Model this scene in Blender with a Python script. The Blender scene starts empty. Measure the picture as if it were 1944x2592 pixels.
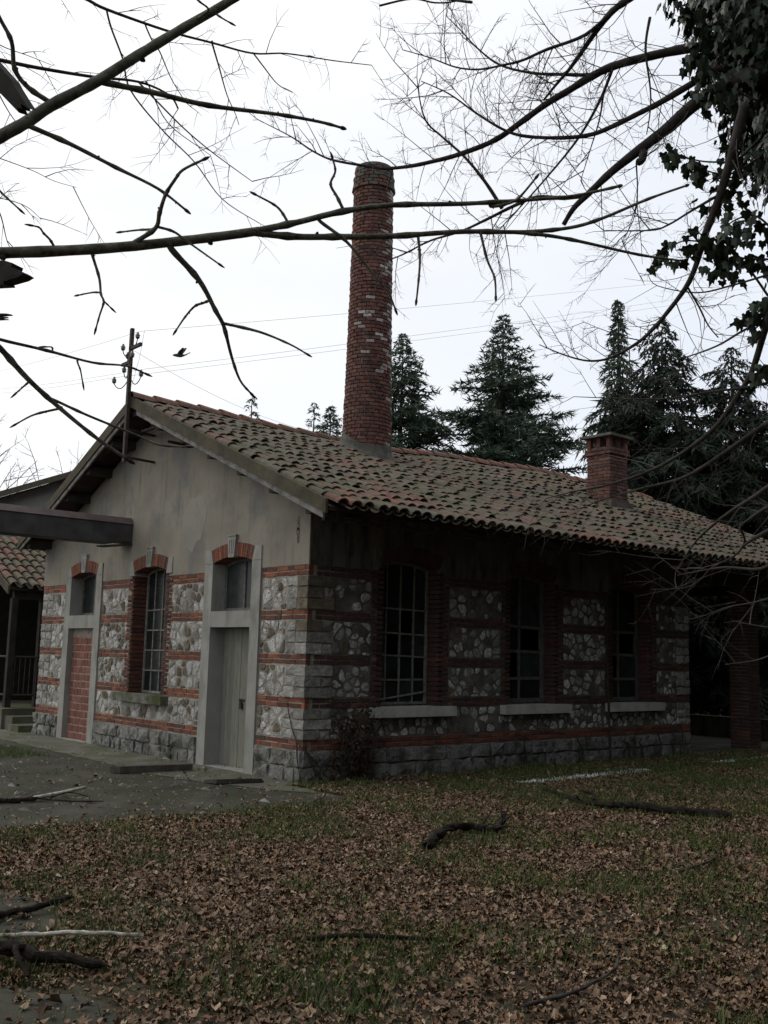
import bpy, math, random
import numpy as np
from mathutils import Matrix, Vector, noise

# ------------------------------------------------------------------ camera, sky, light
SC = bpy.context.scene
COL = SC.collection
VIEW = Vector((10.2470, -7.5114, 1.5760))
cam_d = bpy.data.cameras.new('camera')
cam = bpy.data.objects.new('camera', cam_d)
COL.objects.link(cam)
Fv = Vector((-0.754494, 0.641449, 0.138863))
Rv = Vector((0.650211, 0.759335, 0.025244))
Uv = Vector((0.089251, -0.109337, 0.989990))
cam.matrix_world = Matrix(((Rv.x, Uv.x, -Fv.x, VIEW.x), (Rv.y, Uv.y, -Fv.y, VIEW.y), (Rv.z, Uv.z, -Fv.z, VIEW.z), (0, 0, 0, 1)))
cam_d.sensor_fit = 'HORIZONTAL'
cam_d.sensor_width = 36.0
cam_d.lens = 47.78
cam_d.clip_start = 0.05
cam_d.clip_end = 1500
SC.camera = cam

SUN_DIR = Vector((-0.68, -0.30, 0.66)).normalized()      # from the scene towards the sun
world = bpy.data.worlds.new('World')
SC.world = world
world.use_nodes = True
nt = world.node_tree
for n in list(nt.nodes): nt.nodes.remove(n)
out = nt.nodes.new('ShaderNodeOutputWorld')
bg = nt.nodes.new('ShaderNodeBackground')
sky = nt.nodes.new('ShaderNodeTexSky')
sky.sky_type = 'NISHITA'
sky.sun_disc = False
sky.sun_elevation = math.asin(SUN_DIR.z)
sky.sun_rotation = math.atan2(SUN_DIR.x, SUN_DIR.y)
sky.dust_density = 3.0
tc = nt.nodes.new('ShaderNodeTexCoord')
mp = nt.nodes.new('ShaderNodeMapping')
mp.inputs['Scale'].default_value = (1.0, 1.0, 3.2)
nz = nt.nodes.new('ShaderNodeTexNoise')
nz.inputs['Scale'].default_value = 1.7
nz.inputs['Detail'].default_value = 6
nz.inputs['Roughness'].default_value = 0.55
cr = nt.nodes.new('ShaderNodeValToRGB')
cr.color_ramp.elements[0].position = 0.30
cr.color_ramp.elements[0].color = (0.85, 0.87, 0.91, 1)
cr.color_ramp.elements[1].position = 0.68
cr.color_ramp.elements[1].color = (0.98, 0.99, 1.0, 1)
dp = nt.nodes.new('ShaderNodeVectorMath'); dp.operation = 'DOT_PRODUCT'
dp.inputs[1].default_value = SUN_DIR
gl = nt.nodes.new('ShaderNodeMapRange'); gl.interpolation_type = 'SMOOTHSTEP'
gl.inputs[1].default_value = 0.20; gl.inputs[2].default_value = 0.80; gl.inputs[3].default_value = 0.0; gl.inputs[4].default_value = 1.0
sg = nt.nodes.new('ShaderNodeMixRGB')
sg.inputs[1].default_value = (0.90, 0.935, 1.0, 1); sg.inputs[2].default_value = (1.17, 1.165, 1.14, 1)
mg = nt.nodes.new('ShaderNodeMixRGB'); mg.blend_type = 'MULTIPLY'; mg.inputs[0].default_value = 1.0
vm = nt.nodes.new('ShaderNodeVectorMath'); vm.operation = 'SCALE'
vm.inputs['Scale'].default_value = 10.6
mx = nt.nodes.new('ShaderNodeMixRGB')
mx.inputs[0].default_value = 0.90                       # overcast: nine tenths cloud, one tenth clear sky behind it
lk = nt.links.new
lk(tc.outputs['Generated'], mp.inputs['Vector']); lk(mp.outputs[0], nz.inputs['Vector'])
lk(nz.outputs['Fac'], cr.inputs[0])
lk(tc.outputs['Generated'], dp.inputs[0]); lk(dp.outputs['Value'], gl.inputs[0]); lk(gl.outputs[0], sg.inputs[0])
lk(cr.outputs[0], mg.inputs[1]); lk(sg.outputs[0], mg.inputs[2]); lk(mg.outputs[0], vm.inputs[0])
lk(sky.outputs[0], mx.inputs[1]); lk(vm.outputs[0], mx.inputs[2])
lk(mx.outputs[0], bg.inputs['Color'])
bg.inputs['Strength'].default_value = 0.10
lk(bg.outputs[0], out.inputs['Surface'])

sun_d = bpy.data.lights.new('sun', 'SUN')
sun_d.energy = 1.0
sun_d.angle = math.radians(40)
sun_d.color = (1.0, 0.94, 0.84)
sun = bpy.data.objects.new('sun', sun_d)
COL.objects.link(sun)
sun.rotation_euler = (-SUN_DIR).to_track_quat('-Z', 'Y').to_euler()

SC.view_settings.view_transform = 'Standard'
SC.view_settings.look = 'None'
SC.view_settings.gamma = 1.0
SC.view_settings.exposure = 0.0
SC.view_settings.use_curve_mapping = False

# ------------------------------------------------------------------ materials
def sock(n, *names):
    for k in names:
        if k in n.inputs: return n.inputs[k]
def mat(name, ramp, rough=0.9, n_scale=6.0, n_amt=0.35, bump=0.3, b_scale=40.0, b_dist=0.01, over=None, over2=None, spec=0.3, const=True, metallic=0.0, stretch=None, jit=True):
    """procedural material: colour picked per piece from ramp, varied by noise; over = (colour, scale, low, high[, stretch])"""
    m = bpy.data.materials.new(name); m.use_nodes = True
    t = m.node_tree; N = t.nodes.new; L = t.links.new
    bs = t.nodes['Principled BSDF']
    bs.inputs['Roughness'].default_value = rough
    sock(bs, 'Specular IOR Level', 'Specular').default_value = spec
    bs.inputs['Metallic'].default_value = metallic
    geo = N('ShaderNodeNewGeometry'); oi = N('ShaderNodeObjectInfo')
    pos = geo.outputs['Position']
    ml = N('ShaderNodeMath'); ml.operation = 'MULTIPLY_ADD'; ml.inputs[1].default_value = 7.31
    L(oi.outputs['Random'], ml.inputs[0]); L(geo.outputs['Random Per Island'], ml.inputs[2])
    fr = N('ShaderNodeMath'); fr.operation = 'FRACT'; L(ml.outputs[0], fr.inputs[0])
    rp = N('ShaderNodeValToRGB')
    if const: rp.color_ramp.interpolation = 'LINEAR'
    els = rp.color_ramp.elements
    while len(els) > 1: els.remove(els[-1])
    els[0].position = ramp[0][0]; els[0].color = (*ramp[0][1], 1)
    for p_, c_ in ramp[1:]:
        e = els.new(p_); e.color = (*c_, 1)
    if jit: L(fr.outputs[0], rp.inputs[0])
    nz = N('ShaderNodeTexNoise'); nz.inputs['Scale'].default_value = n_scale; nz.inputs['Detail'].default_value = 5
    def mapped(st):
        if not st: return pos
        mp = N('ShaderNodeMapping'); mp.inputs['Scale'].default_value = st; L(pos, mp.inputs['Vector']); return mp.outputs[0]
    L(mapped(stretch), nz.inputs['Vector'])
    if not jit: L(nz.outputs['Fac'], rp.inputs[0])
    mr = N('ShaderNodeMapRange'); mr.inputs[1].default_value = 0.3; mr.inputs[2].default_value = 0.7
    mr.inputs[3].default_value = 1 - n_amt; mr.inputs[4].default_value = 1 + n_amt
    L(nz.outputs['Fac'], mr.inputs[0])
    mu = N('ShaderNodeVectorMath'); mu.operation = 'SCALE'
    L(rp.outputs[0], mu.inputs[0]); L(mr.outputs[0], mu.inputs['Scale'])
    col = mu.outputs[0]
    for ov in (over, over2):
        if not ov: continue
        n2 = N('ShaderNodeTexNoise'); n2.inputs['Scale'].default_value = ov[1]; n2.inputs['Detail'].default_value = 7; n2.inputs['Roughness'].default_value = 0.65
        L(mapped(ov[4] if len(ov) > 4 else None), n2.inputs['Vector'])
        m2 = N('ShaderNodeMapRange'); m2.inputs[1].default_value = ov[2]; m2.inputs[2].default_value = ov[3]
        L(n2.outputs['Fac'], m2.inputs[0])
        mi = N('ShaderNodeMixRGB'); mi.inputs[2].default_value = (*ov[0], 1)
        L(m2.outputs[0], mi.inputs[0]); L(col, mi.inputs[1]); col = mi.outputs[0]
    L(col, bs.inputs['Base Color'])
    if bump:
        nb = N('ShaderNodeTexNoise'); nb.inputs['Scale'].default_value = b_scale; nb.inputs['Detail'].default_value = 8; nb.inputs['Roughness'].default_value = 0.65
        L(mapped(stretch), nb.inputs['Vector'])
        bp = N('ShaderNodeBump'); bp.inputs['Strength'].default_value = bump; bp.inputs['Distance'].default_value = b_dist
        L(nb.outputs['Fac'], bp.inputs['Height']); L(bp.outputs[0], bs.inputs['Normal'])
    return m

M = {}
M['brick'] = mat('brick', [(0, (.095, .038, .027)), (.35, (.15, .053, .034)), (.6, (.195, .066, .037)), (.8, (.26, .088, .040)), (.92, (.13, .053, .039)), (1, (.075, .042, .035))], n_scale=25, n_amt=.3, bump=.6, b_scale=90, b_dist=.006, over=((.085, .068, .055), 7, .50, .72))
M['shaded_jamb_brick'] = mat('shaded_jamb_brick', [(0, (.060, .026, .021)), (.4, (.095, .036, .026)), (.75, (.125, .045, .030)), (.93, (.08, .038, .03)), (1, (.17, .058, .033))], n_scale=25, n_amt=.35, bump=.6, b_scale=90, b_dist=.006, over=((.055, .045, .038), 6, .50, .70))  # darker copy of brick: the dark reveal's shade is put into its colour
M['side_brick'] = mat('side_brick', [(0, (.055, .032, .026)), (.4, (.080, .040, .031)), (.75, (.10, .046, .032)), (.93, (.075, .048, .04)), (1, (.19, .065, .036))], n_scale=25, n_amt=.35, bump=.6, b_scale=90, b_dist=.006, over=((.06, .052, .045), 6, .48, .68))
M['stack_brick'] = mat('stack_brick', [(0, (.075, .04, .034)), (.3, (.12, .055, .044)), (.6, (.145, .066, .051)), (.85, (.175, .084, .064)), (1, (.09, .06, .053))], n_scale=14, n_amt=.35, bump=.6, b_scale=70, b_dist=.008, over=((.14, .12, .11), 5, .56, .72))
M['white_brick'] = mat('white_brick', [(0, (.42, .39, .36)), (.5, (.30, .26, .24)), (1, (.48, .46, .43))], n_scale=18, n_amt=.3, bump=.5, b_scale=80, over=((.22, .09, .06), 11, .55, .65))
M['hollow_brick'] = mat('hollow_brick', [(0, (.15, .062, .045)), (.5, (.19, .078, .055)), (1, (.235, .10, .072))], n_scale=30, n_amt=.22, bump=.4, b_scale=60, b_dist=.005)
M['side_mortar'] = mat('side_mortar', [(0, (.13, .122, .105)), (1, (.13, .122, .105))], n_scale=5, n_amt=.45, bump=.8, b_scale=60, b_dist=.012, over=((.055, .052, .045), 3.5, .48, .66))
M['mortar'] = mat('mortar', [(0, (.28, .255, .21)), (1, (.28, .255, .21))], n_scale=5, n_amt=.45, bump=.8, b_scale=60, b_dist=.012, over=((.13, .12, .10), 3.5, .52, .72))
M['infill_mortar'] = mat('infill_mortar', [(0, (.25, .205, .175)), (1, (.25, .205, .175))], n_scale=15, n_amt=.3, bump=.6, b_scale=60)
M['white_stone'] = mat('white_stone', [(0, (.46, .45, .425)), (.5, (.60, .59, .565)), (1, (.36, .35, .325))], n_scale=30, n_amt=.32, bump=1.0, b_scale=42, b_dist=.045, over=((.12, .11, .095), 24, .57, .68))
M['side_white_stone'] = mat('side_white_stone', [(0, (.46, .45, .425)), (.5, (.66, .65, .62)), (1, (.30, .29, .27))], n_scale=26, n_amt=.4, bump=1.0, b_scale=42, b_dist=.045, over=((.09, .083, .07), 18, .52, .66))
M['grey_stone'] = mat('grey_stone', [(0, (.20, .195, .175)), (.5, (.29, .28, .255)), (1, (.36, .35, .32))], n_scale=14, n_amt=.35, bump=1.0, b_scale=32, b_dist=.03, over=((.11, .115, .085), 4, .55, .75))
M['brown_stone'] = mat('brown_stone', [(0, (.095, .08, .06)), (.5, (.15, .122, .085)), (1, (.13, .12, .10))], n_scale=18, n_amt=.35, bump=1.0, b_scale=40, b_dist=.02)
M['base_stone'] = mat('base_stone', [(0, (.17, .168, .155)), (.5, (.27, .265, .245)), (1, (.21, .20, .175))], n_scale=9, n_amt=.4, bump=1.0, b_scale=26, b_dist=.04, over=((.040, .048, .026), 3.0, .46, .68), over2=((.045, .042, .038), 9, .54, .66))
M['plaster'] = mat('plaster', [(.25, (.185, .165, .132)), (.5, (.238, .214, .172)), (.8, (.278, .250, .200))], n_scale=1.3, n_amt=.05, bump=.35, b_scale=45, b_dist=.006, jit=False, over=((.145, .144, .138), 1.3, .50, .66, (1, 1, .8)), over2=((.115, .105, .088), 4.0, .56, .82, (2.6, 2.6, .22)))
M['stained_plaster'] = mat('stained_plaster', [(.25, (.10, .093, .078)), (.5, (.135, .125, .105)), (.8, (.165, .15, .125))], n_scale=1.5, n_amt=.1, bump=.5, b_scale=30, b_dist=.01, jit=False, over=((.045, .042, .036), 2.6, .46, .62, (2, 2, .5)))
M['concrete'] = mat('concrete', [(0, (.265, .26, .235)), (1, (.30, .292, .265))], n_scale=3, n_amt=.14, bump=.25, b_scale=120, b_dist=.004, over=((.14, .14, .115), 3.0, .50, .74, (1, 1, .4)))
M['sill'] = mat('sill', [(0, (.40, .39, .36)), (1, (.44, .43, .39))], n_scale=6, n_amt=.2, bump=.3, b_scale=80)
M['mossy_sill'] = mat('mossy_sill', [(0, (.15, .15, .125)), (1, (.18, .175, .15))], n_scale=6, n_amt=.3, bump=.7, b_scale=40, b_dist=.015, over=((.050, .060, .020), 5, .40, .58))
M['door_paint'] = mat('door_paint', [(0, (.185, .183, .150)), (.5, (.21, .206, .168)), (1, (.165, .162, .132))], n_scale=8, n_amt=.2, bump=.4, b_scale=40, stretch=(8, 8, .7), rough=.75, over=((.10, .09, .07), 6, .60, .75, (8, 8, .8)))
M['old_wood'] = mat('old_wood', [(0, (.075, .062, .048)), (1, (.11, .092, .07))], n_scale=6, n_amt=.4, bump=.6, b_scale=30, stretch=(1, 1, 1))
M['olive_wood'] = mat('olive_wood', [(0, (.060, .051, .032)), (1, (.078, .066, .042))], n_scale=5, n_amt=.35, bump=.5, b_scale=40, over=((.05, .058, .02), 6, .55, .75))
M['grey_wood'] = mat('grey_wood', [(0, (.17, .165, .155)), (1, (.20, .195, .18))], n_scale=7, n_amt=.4, bump=.6, b_scale=30, over=((.09, .085, .075), 6, .5, .62))
M['shed_wood'] = mat('shed_wood', [(0, (.014, .012, .010)), (1, (.022, .019, .016))], n_scale=6, n_amt=.4, bump=.5, b_scale=30)
M['dark_wood'] = mat('dark_wood', [(0, (.028, .024, .019)), (1, (.045, .038, .03))], n_scale=6, n_amt=.4, bump=.5, b_scale=30)
M['plank_wood'] = mat('plank_wood', [(0, (.055, .05, .042)), (1, (.075, .068, .056))], n_scale=9, n_amt=.4, bump=.6, b_scale=40)
M['soffit'] = mat('soffit', [(0, (.07, .042, .03)), (.5, (.10, .058, .038)), (1, (.05, .035, .027))], n_scale=4, n_amt=.4, bump=.4, b_scale=30, over=((.025, .02, .017), 2, .44, .58))
M['tile'] = mat('tile', [(0, (.085, .075, .053)), (.3, (.105, .090, .064)), (.55, (.115, .092, .066)), (.75, (.118, .082, .060)), (.9, (.125, .112, .085)), (1, (.088, .080, .060))], n_scale=9, n_amt=.3, bump=.5, b_scale=60, b_dist=.008, over=((.072, .074, .040), 1.6, .48, .66), over2=((.145, .074, .052), 1.1, .56, .72))
M['red_tile'] = mat('red_tile', [(0, (.125, .068, .050)), (.5, (.155, .076, .054)), (1, (.135, .086, .064))], n_scale=12, n_amt=.3, bump=.5, b_scale=60, over=((.15, .13, .10), 7, .55, .7))
M['channel_tile'] = mat('channel_tile', [(0, (.065, .055, .040)), (1, (.085, .066, .046))], n_scale=12, n_amt=.4, bump=.5, b_scale=60, over=((.07, .08, .04), 7, .5, .65))
M['ridge_tile'] = mat('ridge_tile', [(0, (.20, .11, .08)), (.5, (.24, .115, .08)), (1, (.17, .12, .09))], n_scale=10, n_amt=.3, bump=.5, b_scale=60, over=((.14, .13, .09), 6, .52, .7))
M['collar'] = mat('collar', [(0, (.095, .088, .078)), (1, (.12, .112, .098))], n_scale=8, n_amt=.4, bump=.7, b_scale=40, b_dist=.015, over=((.07, .075, .05), 5, .5, .65))
M['iron'] = mat('iron', [(0, (.035, .028, .024)), (1, (.05, .036, .028))], n_scale=20, n_amt=.4, bump=.4, b_scale=80, rough=.8)
M['window_iron'] = mat('window_iron', [(0, (.17, .165, .15)), (1, (.21, .20, .18))], n_scale=20, n_amt=.35, bump=.3, b_scale=80, over=((.13, .06, .03), 9, .58, .7))
M['window_wood'] = mat('window_wood', [(0, (.10, .096, .088)), (1, (.13, .126, .114))], n_scale=16, n_amt=.35, bump=.4, b_scale=60)
M['porcelain'] = mat('porcelain', [(0, (.60, .62, .60)), (1, (.70, .72, .70))], n_scale=10, n_amt=.1, bump=0, rough=.25, spec=.5)
M['glass_insulator'] = mat('glass_insulator', [(0, (.06, .075, .07)), (1, (.08, .10, .095))], n_scale=10, n_amt=.1, bump=0, rough=.2, spec=.5)
M['pane'] = mat('pane', [(0, (.012, .014, .014)), (.6, (.022, .026, .025)), (1, (.04, .045, .043))], n_scale=5, n_amt=.4, bump=.08, b_scale=6, rough=.25, spec=.16)
M['sheet_metal'] = mat('sheet_metal', [(0, (.115, .085, .085)), (1, (.13, .095, .092))], n_scale=4, n_amt=.25, bump=.15, b_scale=20, rough=.55)
M['dark_metal'] = mat('dark_metal', [(0, (.05, .047, .046)), (1, (.06, .055, .053))], n_scale=4, n_amt=.35, bump=.2, b_scale=20, rough=.6)
M['wire'] = mat('wire', [(0, (.30, .30, .30)), (1, (.30, .30, .30))], bump=0, n_amt=.1, rough=.6)
M['bark'] = mat('bark', [(.3, (.11, .105, .078)), (.7, (.18, .17, .13))], n_scale=22, n_amt=.35, bump=.9, b_scale=110, b_dist=.005, over=((.055, .048, .036), 30, .54, .66), jit=False)
M['dark_bark'] = mat('dark_bark', [(0, (.035, .03, .026)), (1, (.055, .047, .04))], n_scale=12, n_amt=.35, bump=.7, b_scale=50, b_dist=.006, jit=False)
M['wet_bark'] = mat('wet_bark', [(0, (.016, .014, .012)), (.6, (.026, .022, .019)), (1, (.045, .040, .035))], n_scale=14, n_amt=.4, bump=.9, b_scale=38, b_dist=.012, jit=False, spec=.08, rough=1.0)
M['twig'] = mat('twig', [(0, (.05, .042, .036)), (1, (.075, .062, .05))], n_scale=12, n_amt=.3, bump=0)
M['pale_wood'] = mat('pale_wood', [(0, (.40, .38, .34)), (1, (.44, .42, .37))], n_scale=14, n_amt=.35, bump=.4, b_scale=60, over=((.12, .10, .08), 9, .55, .68))
M['needles'] = mat('needles', [(0, (.038, .060, .038)), (.5, (.056, .084, .053)), (1, (.080, .110, .071))], n_scale=1.2, n_amt=.3, bump=0, rough=.8)
M['spruce_needles'] = mat('spruce_needles', [(0, (.012, .020, .012)), (.5, (.019, .030, .018)), (1, (.028, .042, .025))], n_scale=1.2, n_amt=.3, bump=0, rough=.8)
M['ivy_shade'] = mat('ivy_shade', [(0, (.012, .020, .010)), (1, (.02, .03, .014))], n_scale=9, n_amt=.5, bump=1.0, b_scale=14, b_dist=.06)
M['ivy'] = mat('ivy', [(0, (.010, .020, .010)), (.5, (.018, .034, .015)), (1, (.032, .052, .024))], n_scale=20, n_amt=.3, bump=0, rough=.45, spec=.4)
M['leaf'] = mat('leaf', [(0, (.065, .040, .024)), (.22, (.13, .080, .047)), (.5, (.19, .122, .075)), (.75, (.25, .167, .108)), (.88, (.18, .090, .045)), (.96, (.30, .212, .145)), (1, (.40, .31, .225))], n_scale=30, n_amt=.25, bump=.3, b_scale=90, rough=.75)
M['dry_leaf'] = mat('dry_leaf', [(0, (.025, .020, .012)), (.6, (.05, .033, .018)), (1, (.12, .07, .03))], n_scale=30, n_amt=.25, bump=0, rough=.8)
M['grass'] = mat('grass', [(0, (.045, .072, .016)), (.5, (.064, .104, .022)), (.85, (.086, .120, .030)), (1, (.13, .115, .05))], n_scale=8, n_amt=.25, bump=0, rough=.8)
M['ground'] = mat('ground', [(.3, (.042, .034, .022)), (.5, (.060, .047, .030)), (.72, (.045, .052, .020))], n_scale=2.2, n_amt=.3, bump=1.0, b_scale=14, b_dist=.05, jit=False, over=((.085, .062, .040), 9, .5, .68))
M['yard'] = mat('yard', [(.3, (.036, .035, .026)), (.5, (.050, .049, .038)), (.72, (.070, .068, .054))], n_scale=1.4, n_amt=.12, bump=.6, b_scale=45, b_dist=.012, jit=False, over=((.042, .046, .025), 2.0, .46, .66), over2=((.13, .125, .105), 24, .68, .74), spec=.15)
M['gravel'] = mat('gravel', [(0, (.55, .55, .53)), (.6, (.70, .70, .68)), (1, (.40, .39, .37))], n_scale=30, n_amt=.3, bump=.8, b_scale=60)
M['apron'] = mat('apron', [(.3, (.085, .084, .066)), (.6, (.115, .112, .090))], n_scale=2, n_amt=.2, bump=.6, b_scale=45, b_dist=.01, jit=False, over=((.065, .075, .033), 2.2, .46, .62))
M['plinth'] = mat('plinth', [(.3, (.075, .072, .055)), (.6, (.105, .10, .078))], n_scale=2, n_amt=.25, bump=.6, b_scale=35, jit=False, over=((.07, .085, .03), 2.6, .45, .62))
M['house_grey'] = mat('house_grey', [(.3, (.21, .205, .195)), (.7, (.26, .25, .235))], n_scale=1, n_amt=.1, bump=.2, jit=False)
M['lawn'] = mat('lawn', [(.3, (.022, .028, .010)), (.6, (.034, .042, .015))], n_scale=.8, n_amt=.3, bump=.8, b_scale=20, b_dist=.05, jit=False)
M['far_brick'] = mat('far_brick', [(0, (.045, .028, .024)), (1, (.06, .036, .029))], n_scale=3, n_amt=.3, bump=.3, b_scale=20)
M['far_trim'] = mat('far_trim', [(0, (.17, .18, .175)), (1, (.20, .21, .205))], n_scale=3, n_amt=.15, bump=0)
M['bird'] = mat('bird', [(0, (.04, .037, .036)), (1, (.06, .055, .05))], n_scale=30, n_amt=.2, bump=0)
M['debris'] = mat('debris', [(0, (.10, .085, .065)), (.6, (.22, .21, .19)), (1, (.06, .045, .035))], n_scale=30, n_amt=.3, bump=0)

# ------------------------------------------------------------------ object helpers
class MB:
    def __init__(s): s.v = []; s.f = []
    def add(s, vs, fs):
        o = len(s.v); s.v += [tuple(p) for p in vs]; s.f += [tuple(i + o for i in f) for f in fs]; return s
    def box(s, x0, x1, y0, y1, z0, z1):
        return s.add([(x0, y0, z0), (x1, y0, z0), (x1, y1, z0), (x0, y1, z0), (x0, y0, z1), (x1, y0, z1), (x1, y1, z1), (x0, y1, z1)],
                     [(0, 3, 2, 1), (4, 5, 6, 7), (0, 1, 5, 4), (1, 2, 6, 5), (2, 3, 7, 6), (3, 0, 4, 7)])
    def prism(s, poly, fn, b0, b1):
        """poly of (u, z) extruded between outward distances b0 and b1; fn(u, b, z) -> world"""
        n = len(poly)
        vs = [fn(u, b0, z) for u, z in poly] + [fn(u, b1, z) for u, z in poly]
        return s.add(vs, [tuple(range(n)), tuple(range(2 * n - 1, n - 1, -1))] + [(i, (i + 1) % n, n + (i + 1) % n, n + i) for i in range(n)])
    def tube(s, pts, rad, n=6, cap=True):
        pts = [Vector(p) for p in pts]; k = len(pts)
        if k < 2: return s
        rads = rad if hasattr(rad, '__len__') else [rad] * k
        o = len(s.v); up = None
        for i, p in enumerate(pts):
            d = (pts[min(i + 1, k - 1)] - pts[max(i - 1, 0)])
            d = d.normalized() if d.length > 1e-9 else Vector((0, 0, 1))
            if up is None: up = d.orthogonal().normalized()
            else:
                up = up - d * up.dot(d)
                up = up.normalized() if up.length > 1e-6 else d.orthogonal().normalized()
            w = d.cross(up)
            for j in range(n):
                a = 2 * math.pi * j / n
                s.v.append(tuple(p + (up * math.cos(a) + w * math.sin(a)) * rads[i]))
        for i in range(k - 1):
            for j in range(n):
                a = o + i * n + j; b = o + i * n + (j + 1) % n
                s.f.append((a, b, b + n, a + n))
        if cap:
            s.f.append(tuple(o + j for j in range(n))[::-1]); s.f.append(tuple(o + (k - 1) * n + j for j in range(n)))
        return s
    def lathe(s, c, prof, n=16, axis=Vector((0, 0, 1))):
        ax = axis.normalized(); a1 = ax.orthogonal().normalized(); a2 = ax.cross(a1); c = Vector(c); o = len(s.v)
        for r, h in prof:
            for j in range(n):
                a = 2 * math.pi * j / n
                s.v.append(tuple(c + ax * h + (a1 * math.cos(a) + a2 * math.sin(a)) * r))
        for i in range(len(prof) - 1):
            for j in range(n):
                a = o + i * n + j; b = o + i * n + (j + 1) % n
                s.f.append((a, b, b + n, a + n))
        s.f.append(tuple(o + j for j in range(n))[::-1]); s.f.append(tuple(o + (len(prof) - 1) * n + j for j in range(n)))
        return s
    def mesh(s, name, m, smooth=False):
        me = bpy.data.meshes.new(name)
        me.from_pydata(s.v, [], s.f)
        if m: me.materials.append(M[m])
        if smooth: me.shade_smooth()
        me.update()
        return me
    def build(s, name, m, parent=None, smooth=False, kind=None):
        return link(name, s.mesh(name, m, smooth), parent, kind)

def link(name, me, parent=None, kind=None, mw=None):
    o = bpy.data.objects.new(name, me)
    COL.objects.link(o)
    if parent is not None:
        o.parent = parent
        if parent.type == 'EMPTY' and not parent.parent:
            o.matrix_parent_inverse = Matrix.Translation(-parent.location)
    if mw is not None: o.matrix_basis = mw
    if kind: o['kind'] = kind
    return o
def tag(o, label, cat, group=None):
    o['label'] = label; o['category'] = cat
    if group: o['group'] = group
    return o
def thing(name, label, cat, loc=(0, 0, 0), group=None):
    o = bpy.data.objects.new(name, None); COL.objects.link(o)
    o.location = loc; o.empty_display_size = .3
    return tag(o, label, cat, group)
def structure(name, mb, m, smooth=False):
    return mb.build(name, m, None, smooth, 'structure')
def np_mesh(name, verts, faces_list, mats, parent=None, kind=None, midx=None, smooth=False):
    """verts (n,3); faces_list: list of arrays (k, m)"""
    me = bpy.data.meshes.new(name)
    loops = np.concatenate([f.ravel() for f in faces_list]).astype(np.int32)
    sizes = np.concatenate([np.full(len(f), f.shape[1], np.int32) for f in faces_list])
    starts = np.concatenate([[0], np.cumsum(sizes)[:-1]]).astype(np.int32)
    me.vertices.add(len(verts)); me.vertices.foreach_set('co', np.asarray(verts, np.float32).ravel())
    me.loops.add(len(loops)); me.loops.foreach_set('vertex_index', loops)
    me.polygons.add(len(sizes)); me.polygons.foreach_set('loop_start', starts); me.polygons.foreach_set('loop_total', sizes)
    for mm in mats: me.materials.append(M[mm])
    if midx is not None: me.polygons.foreach_set('material_index', np.asarray(midx, np.int32))
    me.update(calc_edges=True)
    if smooth: me.shade_smooth()
    return link(name, me, parent, kind)

# pieces (bricks, stones, tiles): the largest in view are objects of their own, the rest one joined part
_cache = {}
def piece_mesh(key, shape, m):
    if key is None: return MB().add(*shape).mesh('piece', m)
    k = (key, m)
    if k not in _cache: _cache[k] = MB().add(*shape).mesh(key, m)
    return _cache[k]
def scatter_pieces(lst, limit, rest_name, rest_parent):
    """lst of (name, parent, key, (verts, faces), matrix or None, material, score)"""
    lst = sorted(lst, key=lambda q: -q[6])
    for name, par, key, shape, mw, m, sc in lst[:limit]:
        link(name, piece_mesh(key, shape, m), par, None, mw)
    rest = lst[limit:]
    if rest:
        V = []; Fq = []; names = []; mi = []
        for name, par, key, shape, mw, m, sc in rest:
            if m not in names: names.append(m)
            o = len(V)
            V += [tuple(mw @ Vector(p)) for p in shape[0]] if mw is not None else list(shape[0])
            for f in shape[1]:
                Fq.append(tuple(i + o for i in f)); mi.append(names.index(m))
        me = bpy.data.meshes.new(rest_name); me.from_pydata(V, [], Fq)
        for mm in names: me.materials.append(M[mm])
        me.polygons.foreach_set('material_index', mi); me.update()
        link(rest_name, me, rest_parent, 'stuff')
def seen(p, n, area):
    d = VIEW - Vector(p); return area * max(0.02, d.normalized().dot(n)) / d.length_squared

RNG = random.Random(7)
def unit_block(seed, j=.05):
    """chamfered block, local a, c in -.5...5, outward 0..1"""
    r = random.Random(seed); q = lambda: r.uniform(-j, j)
    vs = [(-.5, 0, -.5), (.5, 0, -.5), (.5, 0, .5), (-.5, 0, .5)]
    vs += [(x + q() * .4, .82 + q(), z + q()) for x, z in ((-.5, -.5), (.5, -.5), (.5, .5), (-.5, .5))]
    vs += [(x + q() * .3, 1 + q(), z + q()) for x, z in ((-.47, -.40), (.47, -.40), (.47, .40), (-.47, .40))]
    fs = [(3, 2, 1, 0), (8, 9, 10, 11)]
    for a in (0, 4):
        for i in range(4): fs.append((a + i, a + (i + 1) % 4, a + 4 + (i + 1) % 4, a + 4 + i))
    return vs, fs
BLOCKS = [unit_block(i) for i in range(6)]
def frame_matrix(o, a, b, c):
    return Matrix(((a.x, b.x, c.x, o[0]), (a.y, b.y, c.y, o[1]), (a.z, b.z, c.z, o[2]), (0, 0, 0, 1)))

# ------------------------------------------------------------------ ground
W, LEN, LROOF = 8.26, 8.30, 13.40
g = MB()
g.add([(-260, -260, 0), (260, -260, 0), (260, 260, 0), (-260, 260, 0)], [(0, 1, 2, 3)])
structure('ground', g, 'ground')
structure('lawn', MB().add([(-60, 13.6, .008), (6, 13.6, .008), (14, 60, .008), (-60, 60, .008)], [(0, 1, 2, 3)]), 'lawn')

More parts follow.
